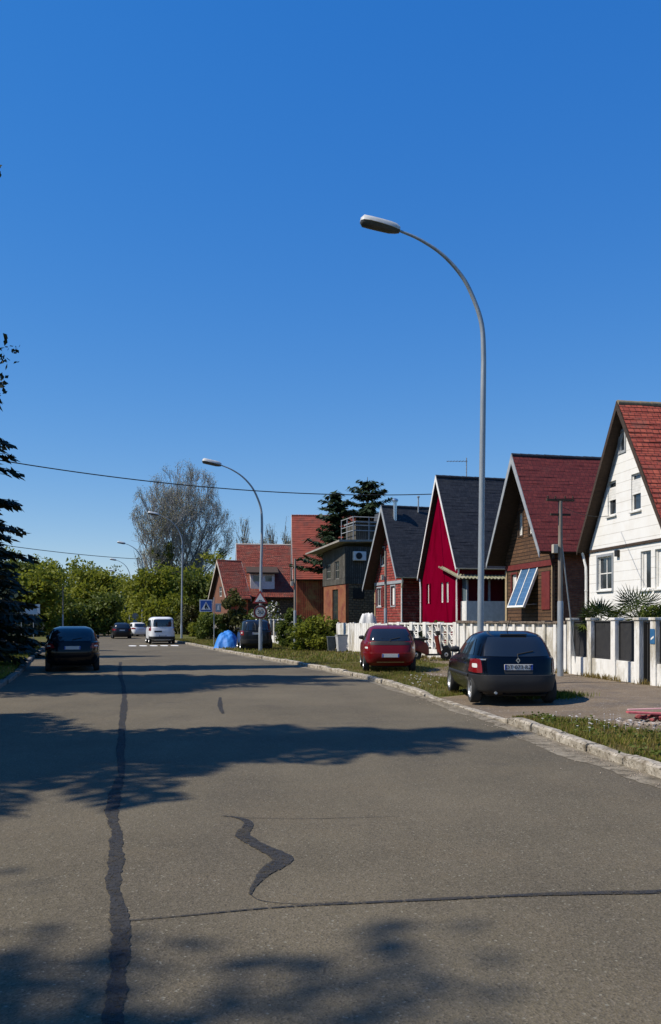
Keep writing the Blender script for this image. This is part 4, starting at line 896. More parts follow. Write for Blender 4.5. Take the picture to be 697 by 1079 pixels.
    for wy in wheels:
        for s in (-1,1):
            T=Matrix.Translation((s*W['track'],wy,wr))@Matrix.Rotation(R(90)*s,4,'Y')
            b=MB(); b.lathe([(wr*.62,-.09),(wr*.9,-.095),(wr*.985,-.07),(wr,-.03),(wr,.03),(wr*.985,.07),(wr*.9,.095),(wr*.64,.09),(wr*.62,.03)],n=32,M=T); wo_=b.build('wheel',M_blackrub,e,smooth=40)
            b=MB(); b.lathe([(wr*.64,.085),(wr*.58,.075),(wr*.55,.03),(.04,.035),(.01,.035)],n=32,M=T,cap=False)
            rm_=b.build('rim',M_dark if detail else M_rim,wo_,smooth=40)
            b=MB(); ns=W.get('spokes',7)
            for q in range(ns):
                Q=T@Matrix.Rotation(2*PI*q/ns,4,'Z'); b.add([(.03,-.035,.075),(wr*.6,-.03,.06),(wr*.6,.03,.06),(.03,.035,.075),(.03,-.035,.04),(wr*.6,-.03,.04),(wr*.6,.03,.04),(.03,.035,.04)],[(0,1,2,3),(0,1,5,4),(1,2,6,5),(2,3,7,6),(3,0,4,7)],Q)
            b.lathe([(.05,.04),(.05,.08),(.02,.085),(.001,.085)],n=12,M=T,cap=False); b.lathe([(wr*.64,.09),(wr*.6,.092),(wr*.56,.07),(wr*.57,.04)],n=32,M=T,cap=False)
            if detail: b.build('spokes',M_rim,wo_,smooth=30)
    # dark underbody
    b=MB(); l=tab[0][2]; b.box(-W['track']+.15,W['track']-.15,.25,l-.4,.16,tab[0][0]+.02); b.build('underbody',M_dark,e)
    if extra: extra(e,grid,H,ry,sx)
    return e
def paintm(n,c,rough=.3): return mat(n,c,tuple(x*1.15 for x in c),scale=2,rough=rough,spec=.25,coat=.12)
T_h=[(.20,.12,3.62,.70),(.26,.04,3.70,.76),(.45,.0,3.77,.80),(.60,.02,3.74,.82),(.72,.05,3.64,.82),(.80,.07,3.45,.815),(.86,.09,3.05,.80),(.92,.11,2.72,.78),(1.05,.19,2.48,.73),(1.18,.28,2.24,.68),(1.30,.40,1.98,.615),(1.36,.55,1.80,.57),(1.395,.75,1.62,.50),(1.415,1.0,1.4,.36)]
def clio_extra(e,grid,H,ry,sx):
    for s in (-1,1):
        b=MB(); vs=[]; 
        for i in range(25):
            y=.75+2.2*i/24
            for z,o in ((.50,.0),(.515,.016),(.56,.016),(.575,0)): vs.append((s*(sx(y,z)+o),y,z))
        b.add(vs,[(4*i+c,4*i+c+1,4*i+5+c,4*i+4+c) for i in range(24) for c in range(3)]); b.build('side_moulding',M_plastic,e,smooth='all',fixn=False)
    b=MB(); b.box(-.25,.25,.42,.5,1.335,1.365,bev=.01); b.build('spoiler',M_plastic,e)
    b=MB(); b.tube([(-.42,.0,.24),(-.42,.25,.24)],.025,n=10); b.build('exhaust',M_galv,e)
    grid('rear',[(-.25,.60),(.25,.60),(.27,.66),(-.27,.66)],'plate_recess',M_plastic,off=.004)
    grid('rear',[(-.72,.86),(-.58,.86),(-.58,.885),(-.72,.885)],'badge',M_chrome,off=.008)
cl=car('hatchback','dark blue-black three door hatchback parked on the driveway under the tall lamp','parked cars',(3.61,16.35,.075),1.5,T_h,paintm('navy_paint',(.0012,.002,.005),rough=.16),dict(belt=.92,track=.70,spokes=7,handle=M_plastic),(.62,3.09),wr=.285,
  rearwin=[(-.62,.93),(.62,.93),(.50,1.31),(-.50,1.31)],sidewins=([(.55,.95),(1.25,.95),(1.2,1.29),(.78,1.27)],[(1.3,.95),(2.5,.95),(1.93,1.30),(1.25,1.30)]),
  tail=([(.64,.61),(.81,.61),(.785,.88),(.66,.88)],),platez=.73,plate_text='DT\u00b7073\u00b7RZ',bumperz=(.24,.58),bumper=mat('bumper_grey',(.012,.012,.013),(.017,.017,.018),rough=.6),mirror=(2.52,.95),emblem=.86,antenna=(1.0,1.40),screen=[(-.66,.95),(.66,.95),(.52,1.31),(-.52,1.31)],extra=clio_extra)
cl.scale=(1.05,1,1)
T_r=[(.20,.14,3.6,.70),(.28,.05,3.7,.77),(.45,.0,3.8,.82),(.62,.0,3.76,.84),(.76,.04,3.6,.84),(.86,.08,3.2,.83),(.94,.12,2.8,.80),(1.08,.2,2.5,.75),(1.22,.32,2.2,.69),(1.34,.48,1.92,.62),(1.40,.66,1.75,.56),(1.43,.9,1.55,.46),(1.445,1.1,1.4,.34)]
def red_extra(e,grid,H,ry,sx):
    grid('rear',[(-.70,.84),(.70,.84),(.66,.955),(-.66,.955)],'tailgate_panel',M_plastic,off=.007)
    grid('rear',[(-.42,.30),(.42,.30),(.42,.315),(-.42,.315)],'chrome_strip',M_chrome,off=.03)
car('hatchback','dark red hatchback parked on the grass verge','parked cars',(1.84,26.2,.11),0,T_r,paintm('red_paint',(.12,.003,.005)),dict(belt=.94,track=.72,spokes=5),(.62,3.1),wr=.29,
  rearwin=[(-.66,.96),(.66,.96),(.54,1.34),(-.54,1.34)],sidewins=([(.55,.97),(1.3,.97),(1.25,1.32),(.8,1.3)],[(1.36,.97),(2.55,.97),(1.95,1.32),(1.31,1.33)]),tail=([(.58,.66),(.82,.68),(.80,.85),(.66,.84)],),platez=.52,bumperz=(.26,.60),bumper=paintm('red_paint',(.12,.003,.005)),mirror=(2.55,.98),antenna=(1.1,1.43),screen=[(-.7,.97),(.7,.97),(.56,1.34),(-.56,1.34)],extra=red_extra)
T_b=[(.22,.12,4.1,.74),(.30,.04,4.2,.84),(.5,.0,4.3,.89),(.68,.0,4.26,.90),(.82,.03,4.05,.90),(.92,.06,3.5,.88),(1.0,.08,3.05,.85),(1.15,.15,2.7,.79),(1.30,.26,2.36,.73),(1.40,.40,2.1,.67),(1.46,.6,1.9,.60),(1.49,.85,1.7,.48),(1.505,1.1,1.5,.36)]
car('estate_car','black car parked at the left kerb in the shade of the spruce','parked cars',(-8.55,28.3,.0),16.5,T_b,paintm('black_paint',(.003,.0035,.005),rough=.15),dict(belt=1.0,track=.78,spokes=5,mirrorm=paintm('black_paint',(.003,.0035,.005))),(.75,3.4),wr=.315,
  rearwin=[(-.70,1.02),(.70,1.02),(.58,1.40),(-.58,1.40)],sidewins=([(.5,1.03),(1.4,1.03),(1.35,1.38),(.8,1.35)],[(1.46,1.03),(2.75,1.03),(2.15,1.39),(1.42,1.39)]),tail=([(.55,.78),(.88,.78),(.87,.95),(.62,.93)],),platez=.80,bumperz=(.26,.6),bumper=paintm('black_paint',(.003,.0035,.005)),mirror=(2.75,1.05),screen=[(-.74,1.03),(.74,1.03),(.6,1.4),(-.6,1.4)])
T_s=[(.30,.1,3.9,.72),(.4,.02,4.0,.84),(.6,.0,4.05,.87),(.85,.0,4.0,.87),(1.0,.02,3.6,.865),(1.07,.04,3.1,.85),(1.15,.06,2.85,.83),(1.4,.13,2.5,.77),(1.55,.2,2.25,.72),(1.62,.3,2.1,.66),(1.66,.45,1.9,.55),(1.68,.6,1.8,.44)]
car('off_roader','black boxy off-roader parked beside the second lamp post','parked cars',(-3.92,45.7,.06),10,T_s,paintm('black_paint2',(.01,.012,.016)),dict(belt=1.08,track=.77,spokes=5),(.75,3.2),wr=.34,
  rearwin=[(-.68,1.12),(.68,1.12),(.62,1.56),(-.62,1.56)],sidewins=([(.35,1.13),(1.3,1.13),(1.3,1.54),(.5,1.54)],[(1.38,1.13),(2.7,1.13),(2.3,1.54),(1.38,1.54)]),tail=([(.70,.85),(.86,.85),(.85,1.1),(.72,1.1)],),platez=.95,bumperz=(.35,.62),bumper=M_plastic,mirror=(2.7,1.15),roofrail=True,screen=[(-.75,1.13),(.75,1.13),(.66,1.56),(-.66,1.56)])
T_v=[(.28,.08,4.5,.78),(.36,.02,4.6,.93),(.6,.0,4.65,.955),(.95,.0,4.6,.955),(1.1,.02,4.3,.95),(1.18,.03,3.9,.94),(1.3,.04,3.7,.93),(1.6,.07,3.3,.89),(1.8,.11,3.05,.85),(1.9,.18,2.9,.78),(1.95,.3,2.7,.66),(1.97,.5,2.5,.5)]
def van_extra(e,grid,H,ry,sx):
    grid('rear',[(-.60,.86),(-.05,.86),(-.05,.98),(-.60,.98)],'tailgate_handle',M_plastic,off=.01)
car('minivan','white minivan on the road before the crossing stripes','moving cars',(-12.1,61.6,.0),16,T_v,paintm('white_car_paint',(.62,.63,.63),rough=.3),dict(belt=1.2,track=.84,spokes=6),(.85,3.8),wr=.33,
  rearwin=[(-.78,1.26),(.78,1.26),(.72,1.80),(-.72,1.80)],sidewins=([(.3,1.24),(1.5,1.24),(1.5,1.74),(.45,1.74)],[(1.58,1.24),(3.3,1.24),(2.9,1.74),(1.58,1.74)]),tail=([(.80,.95),(.945,.95),(.90,1.55),(.82,1.55)],),platez=.62,bumperz=(.34,.56),bumper=M_plastic,mirror=(3.3,1.2),screen=[(-.8,1.25),(.8,1.25),(.74,1.8),(-.74,1.8)],extra=van_extra)
car('saloon_car','dark car driving away left of the white van','moving cars',(-19.5,80,.0),17,T_b,paintm('graphite_paint',(.012,.012,.014)),dict(belt=1.0,track=.78,spokes=5),(.75,3.4),wr=.315,
  rearwin=[(-.70,1.02),(.70,1.02),(.58,1.40),(-.58,1.40)],sidewins=([(.5,1.03),(1.4,1.03),(1.35,1.38),(.8,1.35)],),tail=([(.55,.78),(.88,.78),(.87,.95),(.62,.93)],),platez=.80,mirror=(2.75,1.05),detail=False)
car('saloon_car','far white car parked at the right kerb beyond the white van','parked cars',(-20.4,92,.0),32,T_b,paintm('white_car_paint',(.62,.63,.63)),dict(belt=1.0,track=.78,spokes=5),(.75,3.4),wr=.315,
  rearwin=[(-.70,1.02),(.70,1.02),(.58,1.40),(-.58,1.40)],sidewins=([(.5,1.03),(1.4,1.03),(1.35,1.38),(.8,1.35)],[(1.46,1.03),(2.75,1.03),(2.15,1.39),(1.42,1.39)]),tail=([(.55,.78),(.88,.78),(.87,.95),(.62,.93)],),platez=.80,mirror=(2.75,1.05),detail=False)
# ---- scooter
e=empty('motor_scooter',(3.95,33.6,.11),R(-78),'dark red and black scooter standing by the openwork wall','scooter'); e.scale=(1.0,1.0,1.1)
for y in (-.62,.62):
    b=MB(); T=Matrix.Translation((0,y,.23))@Matrix.Rotation(R(90),4,'Y'); b.lathe([(.12,-.05),(.21,-.06),(.23,0),(.21,.06),(.12,.05)],n=24,M=T); w_=b.build('wheel',M_blackrub,e,smooth=40)
    b=MB(); b.lathe([(.13,-.04),(.03,-.06),(.03,.06),(.13,.04)],n=16,M=T); b.build('rim',M_rim,w_)
M_scr=paintm('scooter_red',(.10,.008,.008))
b=MB(); b.add([(x*w_,y,z) for (y,z0_,z1_,w_) in ((-.95,.60,.74,.07),(-.80,.46,.76,.13),(-.5,.34,.74,.16),(-.22,.24,.66,.15),(-.12,.2,.5,.13)) for (x,z) in ((-1,z0_),(1,z0_),(1.05,(z0_+z1_)/2),(.8,z1_),(-.8,z1_),(-1.05,(z0_+z1_)/2))],[(6*q+k,6*q+(k+1)%6,6*q+6+(k+1)%6,6*q+6+k) for q in range(4) for k in range(6)]+[tuple(range(6)),tuple(range(24,30))]); b.build('body',M_scr,e,smooth=35)
b=MB(); b.box(-.15,.15,-.2,.36,.2,.26,bev=.02); b.build('floorboard',M_plastic,e)
b=MB(); b.box(-.2,.2,-.035,.035,0,.68,M=Matrix.Translation((0,.36,.24))@Matrix.Rotation(R(12),4,'X'),bev=.03); b.build('front_shield',M_scr,e)
b=MB(); b.box(-.13,.13,-.85,-.15,.74,.83,bev=.035); b.build('seat',M_blackrub,e)
b=MB(); b.tube([(-.16,-.3,.3),(-.16,-.62,.26),(-.17,-.95,.36)],[.03,.05,.05],n=8); b.build('exhaust',M_galv,e)
b=MB(); b.tube([(0,.3,.85),(0,.27,1.02)],.04,n=8); b.box(-.1,.1,.22,.36,.92,1.08,bev=.03); b.build('handlebar_cowl',M_plastic,e)
b=MB(); b.tube([(-.32,.22,1.02),(-.12,.33,1.0),(.12,.33,1.0),(.32,.22,1.02)],.02,n=8); b.build('handlebar',M_plastic,e)
for s in (-1,1): b=MB(); b.tube([(s*.2,.28,1.0),(s*.3,.25,1.22)],.01,n=5); b.lathe([(.01,0),(.07,.01),(.07,.025),(.01,.03)],n=12,M=Matrix.Translation((s*.32,.24,1.26))@Matrix.Rotation(R(90),4,'X')); b.build('mirror',M_plastic,e)
b=MB(); b.box(-.17,.17,-1.05,-.75,.82,1.1,bev=.05); b.build('top_box',M_plastic,e)
b=MB(); b.tube([(0,.62,.23),(0,.45,.6)],.035,n=8); b.tube([(0,.82,.35),(0,.66,.5),(0,.48,.46)],[.05,.08,.06],n=8); b.build('front_fork',M_plastic,e)
b=MB(); b.lathe([(.01,0),(.08,0),(.07,.05),(.01,.07)],n=14,M=Matrix.Translation((0,.44,.9))@Matrix.Rotation(R(-80),4,'X')); b.build('headlight',M_clearlens,e)
# ---- bins
def bin_(X,Y,a,m,lm,label,s=1):
    e=empty('wheelie_bin',(X,Y,verge_z(X,Y)),R(a),label,'bin','wheelie bins by the bushes'); e.scale=(s,s,s)
    b=MB(); vs=[]
    for z,w_,d in ((.06,.22,.22),(.9,.29,.33),(.93,.31,.35),(.98,.31,.35)):
        vs+=[(-w_,-d,z),(w_,-d,z),(w_,d,z),(-w_,d,z)]
    b.add(vs,[(4*i+j,4*i+(j+1)%4,4*i+4+(j+1)%4,4*i+4+j) for i in range(3) for j in range(4)]+[(0,1,2,3),(12,13,14,15)]); b.build('tub',m,e)
    b=MB(); b.box(-.32,.32,-.37,.36,.985,1.03,bev=.015); b.box(-.25,.25,.36,.42,.96,1.0); b.build('lid',lm,e)
    for s_ in (-1,1): b=MB(); b.lathe([(.01,-.025),(.1,-.025),(.1,.025),(.01,.025)],n=16,M=Matrix.Translation((s_*.24,.26,.1))@Matrix.Rotation(R(90),4,'Y')); b.build('wheel',M_blackrub,e)
M_bing=mat('bin_grey',(.40,.41,.41),(.48,.48,.48),scale=4,rough=.5); M_bind=mat('bin_dark',(.09,.1,.1),(.12,.13,.13),scale=4,rough=.5)
bin_(.55,42.8,12,M_bing,M_bind,'pale grey wheelie bin at the end of the white board fence',.86)
bin_(.05,43.4,5,M_bind,M_bind,'smaller dark grey wheelie bin left of the pale one',.76)
lump('tarpaulin_heap',(-6.1,50.3,.1),.74,1.0,.98,mat('blue_tarp',(.02,.15,.46),(.035,.21,.58),scale=4,rough=.6,bump=.8,bscale=9),'bright blue tarpaulin over a low heap near the kerb','tarpaulin',8)
# ---- red plank and rubble on the verge
vz=verge_z(5.0,13.3)
e=empty('warning_board',(4.82,13.5,vz+.15),R(-4),'faded red and white plastic board lying on rubble on the grass','board')
M_pl=mat('faded_red_plastic',(.42,.06,.07),(.5,.16,.16),scale=7,rough=.6)
b=MB(); b.box(-.15,1.9,-.14,.0,-.01,.02,M=Matrix.Rotation(R(2),4,'Y'),bev=.006); b.build('red_board',M_pl,e)
b=MB(); b.box(-.1,1.9,.02,.1,.035,.05,M=Matrix.Rotation(R(-2),4,'Y')@Matrix.Rotation(R(3),4,'Z')); b.build('pale_slat',mat('pale_pink_plastic',(.6,.35,.33),rough=.6),e)
M_rub=mat('rubble_stone',(.2,.16,.12),(.34,.28,.22),scale=12,rough=.95,bump=.8); M_rubr=mat('broken_tile',(.22,.035,.04),(.30,.08,.07),scale=9,rough=.9,bump=.8)
r=random.Random(4); gb=MB(); gr=MB()
def stone(b,x,y,z,s):
    bm=bmesh.new(); bmesh.ops.create_icosphere(bm,subdivisions=1,radius=s)
    vs=[(v.co.x*r.uniform(.7,1.2)+x,v.co.y*r.uniform(.7,1.2)+y,v.co.z*r.uniform(.5,.9)+z) for v in bm.verts]; bm.verts.index_update(); b.add(vs,[[v.index for v in f.verts] for f in bm.faces]); bm.free()
for i in range(260): x=4.45+r.random()*2.6; y=13.1+r.gauss(0,.2); stone(gb,x,y,verge_z(x,y)+.015,r.uniform(.012,.06))
tag(gb.build('rubble',M_rub),'pale rubble under the red plastic board','rubble',kind='stuff')
for i in range(110): x=4.8+r.random()*2.1; y=13.4+r.gauss(0,.09); stone(gr,x,y,verge_z(x,y)+r.uniform(.03,.11),r.uniform(.025,.065))
tag(gr.build('tile_shards',M_rubr),'broken red tile shards under the red plastic board','rubble',kind='stuff')
# ================================================================= vegetation
import numpy as np
def rng(s): return np.random.default_rng(s)
def quads(name,C,D1,D2,m,parent=None,loc=(0,0,0)):
    """C centres, D1/D2 half axes (n,3) -> quad cards, leaf-shaped (rhombus)"""
    n=len(C); V=np.empty((n,4,3)); V[:,0]=C-D1; V[:,1]=C-D2*.9+D1*.1; V[:,2]=C+D1; V[:,3]=C+D2*.9+D1*.1
    me=bpy.data.meshes.new(name); me.vertices.add(n*4); me.vertices.foreach_set('co',V.reshape(-1)); me.loops.add(n*4); me.loops.foreach_set('vertex_index',np.arange(n*4)); me.polygons.add(n); me.polygons.foreach_set('loop_start',np.arange(0,n*4,4)); me.polygons.foreach_set('loop_total',np.full(n,4)); me.materials.append(m); me.update(calc_edges=True); me.validate()
    o=bpy.data.objects.new(name,me); COL.objects.link(o); o.location=loc
    if parent: o.parent=parent
    return o
def randdir(g,n):
    v=g.normal(size=(n,3)); return v/np.linalg.norm(v,axis=1,keepdims=True)
def leafcloud(g,centres,radii,per,size,flat=.75):
    C=[];
    for c,rr in zip(centres,radii):
        k=per if np.isscalar(per) else per; d=randdir(g,k)*(g.random((k,1))**.45)*rr; d[:,2]*=flat; C.append(np.array(c)+d)
    C=np.concatenate(C); n=len(C); a=randdir(g,n); b_=np.cross(a,randdir(g,n)); b_/=np.linalg.norm(b_,axis=1,keepdims=True)+1e-9
    s=size*(.6+.8*g.random((n,1))); return C,a*s,b_*s*.6
def skeleton(r,H,spread,levels,stems=1,trunk_r=.2,first=.25,up=.5,kids=(3,4),ratio=.62,stem_ang=.35,wig=.18):
    segs=[];tips=[]
    def br(p,d,Ln,rad,lv):
        n=4; P=[p.copy()]; q=p.copy(); dd=d.copy()
        for i in range(n):
            dd=(dd+Vector((r.gauss(0,wig),r.gauss(0,wig),r.gauss(0,wig)+up*.12))).normalized(); q=q+dd*Ln/n; P.append(q.copy())
        segs.append((P,[lerp(rad,rad*.5,i/n) for i in range(n+1)],lv))
        if lv>=levels: tips.append(q.copy()); return
        k=r.randint(*kids)
        for j in range(k):
            t=r.uniform(.35,1) if j<k-1 else 1; i=min(n,max(1,int(t*n))); base_=P[i]
            ang=r.uniform(.35,.95)*spread; az=r.uniform(0,2*PI); a=dd.orthogonal().normalized(); a=Matrix.Rotation(az,3,dd)@a
            nd=(dd*math.cos(ang)+a*math.sin(ang)); nd=(nd+Vector((0,0,up*.35))).normalized()
            br(base_,nd,Ln*ratio*r.uniform(.75,1.2),rad*.55,lv+1)
    for s in range(stems):
        az=2*PI*s/stems+r.uniform(-.4,.4); an=stem_ang*r.uniform(.6,1.2) if stems>1 else 0
        br(Vector((0,0,0)),Vector((math.cos(az)*math.sin(an),math.sin(az)*math.sin(an),math.cos(an))),H*first*(1 if stems==1 else 1.25),trunk_r/(stems**.4),0)
    return segs,tips
M_bark=mat('bark',(.075,.06,.045),(.14,.115,.09),scale=6,rough=.95,stretch=(1,1,.2),bump=.5)
M_barkgrey=mat('pale_bark',(.15,.14,.13),(.24,.23,.21),scale=6,rough=.95,stretch=(1,1,.2))
def tubes(name,segs,m,par,maxlv=99,minlv=0,rmin=.006):
    b=MB()
    for P,rd,lv in segs:
        if minlv<=lv<=maxlv: b.tube(P,[max(rmin,x) for x in rd],n=8 if lv==0 else (5 if lv<3 else 3),cap=False)
    return b.build(name,m,par,fixn=False,smooth='all',uv=False)
M_lf_spring=leafmat('spring_leaves',(.15,.18,.016),(.24,.25,.03),tl=.45)
M_lf_mid=leafmat('mid_leaves',(.065,.095,.012),(.12,.145,.022),tl=.35)
M_lf_dark=leafmat('dark_needles',(.010,.019,.008),(.020,.033,.012),tl=.08)
M_lf_pine=leafmat('pine_needles',(.014,.030,.012),(.03,.05,.018),tl=.1)
M_lf_olive=leafmat('olive_leaves',(.06,.07,.018),(.11,.105,.03),tl=.3)
def leafy(X,Y,H,spread,label,m,seed,per=26,size=.16,stems=1,levels=3,group='spring trees at the end of the road',name='leafy_tree',cat='tree',blob=.9,trunk=.16,first=.3,ratio=.66,low=True,width=None):
    r=random.Random(seed); g=rng(seed); segs,tips=skeleton(r,H,spread,levels,stems,trunk,first=first,kids=(4,5),ratio=ratio,up=.45)
    zmax=max(t.z for t in tips); s=H/(zmax+blob*.6)
    segs=[([p*s for p in P],[q for q in rd],lv) for P,rd,lv in segs]; tips=[t*s for t in tips]
    if width:
        rs=sorted(math.hypot(t.x,t.y) for t in tips); wx=width/rs[int(len(rs)*.92)]; segs=[([Vector((p.x*wx,p.y*wx,p.z)) for p in P],rd,lv) for P,rd,lv in segs]; tips=[Vector((t.x*wx,t.y*wx,t.z)) for t in tips]
    e=empty(name,(X,Y,.08),0,label,cat,group); tubes('trunk',segs,M_bark,e)
    cs=[tuple(t) for t in tips]; 
    if low: cs+= [(r.gauss(0,spread*H*.22),r.gauss(0,spread*H*.22),r.uniform(.05,.5)*H) for _ in range(len(tips)//2)]
    C,a,b_=leafcloud(g,cs,[blob*r.uniform(.6,1.25) for _ in cs],per,size); quads('crown',C,a,b_,m,e); return e
def bare(X,Y,H,spread,label,seed,stems=4,levels=6,trunk=.4,group='bare trees behind the red roofs',twig=.02,ratio=.68,first=.26,lf=None,kids=(3,4),m=None,width=None,env=None):
    r=random.Random(seed); segs,tips=skeleton(r,H,spread,levels,stems,trunk,first=first,up=.62,kids=kids,ratio=ratio,wig=.12)
    zmax=sorted(t.z for t in tips)[int(len(tips)*.985)]; s=H/zmax; wx=width/(sorted(math.hypot(t.x,t.y) for t in tips)[int(len(tips)*.9)]*s) if width else 1
    segs=[([Vector((p.x*s*wx,p.y*s*wx,p.z*s)) for p in P],rd,lv) for P,rd,lv in segs]; tips=[Vector((t.x*s*wx,t.y*s*wx,t.z*s)) for t in tips]
    if env:      # crown outline: (radius, height of the middle, half height)
        inside=lambda p:(math.hypot(p.x,p.y)/env[0])**2+((p.z-env[1])/env[2])**2<1+.12*math.sin(p.x*2.1)+.1*math.sin(p.z*1.7+p.x)
        segs=[q for q in segs if q[2]<1 or inside(q[0][-1])]; tips=[t for t in tips if inside(t)]
    e=empty('bare_tree',(X,Y,.08),0,label,'tree',group); tubes('trunk',segs,M_barkgrey,e,maxlv=2); tubes('crown',segs,m or M_barkgrey,e,minlv=3,rmin=twig)
    if lf:
        g=rng(seed); C,a,b_=leafcloud(g,[tuple(t) for t in tips],[lf[0]]*len(tips),lf[1],lf[2]); quads('buds',C,a,b_,lf[3],e)
    return e,tips,segs
def conifer(X,Y,H,Rr,label,seed,m=None,z0=.8,name='spruce',droop=.35,dens=1.0,group=None,size=.2,whorl=.42,power=.85,irr=.0):
    r=random.Random(seed); e=empty(name,(X,Y,.1),0,label,'tree',group); b=MB(); b.tube([(0,0,0),(0,0,H*.5),(0,0,H)],[.22,.14,.02],n=8); b.build('trunk',M_bark,e,smooth=True)
    C=[];A=[];B=[]; bb=MB(); z=z0
    while z<H-.15:
        t=(z-z0)/(H-z0); Ln0=Rr*(1-t)**power; k=max(4,int(7*dens)); ph=r.uniform(0,6)
        for j in range(k):
            az=ph+2*PI*j/k+r.uniform(-.3,.3); Ln=Ln0*r.uniform(.65-irr,1.15+irr)+.1; d=Vector((math.cos(az),math.sin(az),0)); sd=Vector((-d.y,d.x,0))
            zz=z+r.uniform(-.15,.15); up=r.uniform(.05,.25)
            def P(s): return Vector((0,0,zz))+d*Ln*s+Vector((0,0,Ln*(up*s-droop*s*s+ .12*s**4)))
            bb.tube([P(0),P(.5),P(1)],[.035,.02,.008],n=3,cap=False)
            ns=max(3,int(Ln/(size*.42)))
            for i in range(ns):
                s=(i+.6)/ns; p=P(s); w=(.22+.55*(1-s))*Ln*.38
                for sg in (-1,1):
                    for q in range(max(1,int(w/(size*.8)))+1):
                        off=sd*sg*(q+.3)*size*.75; c=p+off+Vector((r.gauss(0,.04),r.gauss(0,.04),-abs(off.length)*.25-r.random()*.12)); dr=(d*.55+sd*sg*.8+Vector((0,0,-.35+r.gauss(0,.25)))).normalized()
                        C.append(c); A.append(dr*size*r.uniform(.7,1.2)); B.append(dr.cross(Vector((r.gauss(0,.4),r.gauss(0,.4),1))).normalized()*size*.36)
        z+=whorl*r.uniform(.8,1.2)*(1-.4*t)
    bb.build('branches',M_bark,e,fixn=False,uv=False)
    quads('crown',np.array(C),np.array(A),np.array(B),m or M_lf_dark,e); return e
# left side trees (they cast the shadows on the road)
conifer(-13.6,9.1,20,5.1,'tall spruce outside the left edge shading the road',21,group='spruces on the left verge',z0=4.5,size=.2,whorl=.85,dens=.85,power=.9,irr=.5)
conifer(-15.4,22.4,19,4.3,'tall spruce outside the left edge beyond the first one',28,group='spruces on the left verge',z0=3,size=.26,whorl=.7,dens=.9,irr=.1)
conifer(-13.2,29,16.5,3.2,'dark ragged spruce at the left edge of the photo',22,group='spruces on the left verge',z0=.5,size=.26,whorl=.5,power=.8,dens=1.1)
leafy(-11.0,19.8,14.4,.75,'high crowned tree reaching in from the left edge above the spruce',M_lf_dark,31,per=60,size=.075,levels=4,name='high_tree',group='trees on the left verge',blob=.5,trunk=.2,first=.5,low=False,width=2.6)
conifer(-16.5,39,10,3.2,'lower dark spruce behind the ragged one at left',24,group='spruces on the left verge',z0=.3,size=.3,whorl=.6)
leafy(-14.0,-.2,18.5,.8,'tall leafy tree outside the left edge near the camera',M_lf_olive,41,per=42,size=.11,stems=1,levels=4,group='trees on the left verge',blob=.85,trunk=.28,first=.45,low=False,width=3.0)
conifer(-19,47,8,3.2,'broad dark spruce beside the left footpath signs',25,group='spruces on the left verge',z0=.3,size=.32,whorl=.6)
# pines behind the ramshackle house
conifer(.5,74.8,12.9,2.5,'left dark pine with long level boughs behind the flat roofed house',26,m=M_lf_pine,name='pine_tree',group='pines behind the flat roof',z0=6,droop=.1,size=.34,whorl=.7,power=.5,dens=1.1,irr=.5)
conifer(3.3,76.2,14.4,2.6,'taller pine right of the other behind the flat roofed house',27,m=M_lf_pine,name='pine_tree',group='pines behind the flat roof',z0=6,droop=.0,size=.34,whorl=.7,power=.5,dens=1.1,irr=.5)
# bare trees
_,tips,segs=bare(-20.2,116,23.0,.78,'huge many stemmed bare tree with mistletoe behind the white van',31,stems=6,levels=6,trunk=.5,twig=.017,ratio=.66,first=.3,width=8.6,env=(6.9,13.5,9.6),kids=(3,4),m=mat('twig_grey',(.24,.235,.23),(.34,.33,.33),scale=.5,rough=.9),lf=(.6,6,.06,mat('bud_haze',(.22,.20,.09),(.32,.29,.14),scale=1,rough=.9)))
r=random.Random(77); g=rng(5)
for k,t in enumerate(sorted([tips[r.randrange(len(tips))]*r.uniform(.75,.9) for _ in range(6)],key=lambda q:q.x)):
    C,a,b_=leafcloud(g,[(0,0,0)],[.75],260,.13,1); o=quads('mistletoe',C,a,b_,M_lf_mid,None,(-20.2+t.x,116+t.y,.08+t.z)); tag(o,'mistletoe ball in the huge bare tree, '+['first','second','third','fourth','fifth','sixth'][k]+' counted from the left','mistletoe','mistletoe balls in the bare tree')
for i,(X,Y,H,W_) in enumerate(((-11.3,128,16.5,2.8),(-7.0,132,17.5,3.2),(-4.6,126,14,2.5))):
    bare(X,Y,H,.6,['slim bare tree above the left end of the weathered red ridge','slim bare tree above the middle of the weathered red ridge','slim bare tree just left of the plain red roof'][i],60+i,stems=3,levels=5,trunk=.25,twig=.025,ratio=.66,width=W_*1.1,env=(W_*1.35,H*.6,H*.5),kids=(3,4),lf=(.5,4,.07,mat('bud_haze',(.2,.15,.09))))
# spring-green belt
belt=[(-33,92,8.5,.95,0),(-27.5,96,6,1.0,1),(-38,104,10,.9,1),(-30.5,112,10.5,.9,0),(-26.0,124,9,1,0),(-25.5,134,11.5,.9,1),(-19.5,103,9.0,.95,0),(-15.0,108,11,.85,0),(-24,150,12,.95,0),(-14.2,100,8.5,.9,1),(-42,120,11,1,0),(-47,98,10,1,1),(-50,140,14,.95,0),(-36,176,14,1,0),(-48,178,14,1,1),(-60,176,15,1,0),(-24,178,14,1,1),(-10,150,12,1,1)]
names=['bushy spring green tree','duller olive green tree']; where=['at the left behind the small square sign','low beside the left footpath','behind the left black car','above the far end of the road','left of the far lamps','between the far lamps','right behind the white van','beneath the right side of the bare tree','beneath the bare tree, far back','beside the small red roofed house','far back at left','beyond the low spruce at left','far left, tallest of its group','across the far junction, left of centre','across the far junction, second from left','across the far junction, leftmost','across the far junction, rightmost','behind the weathered red roof']
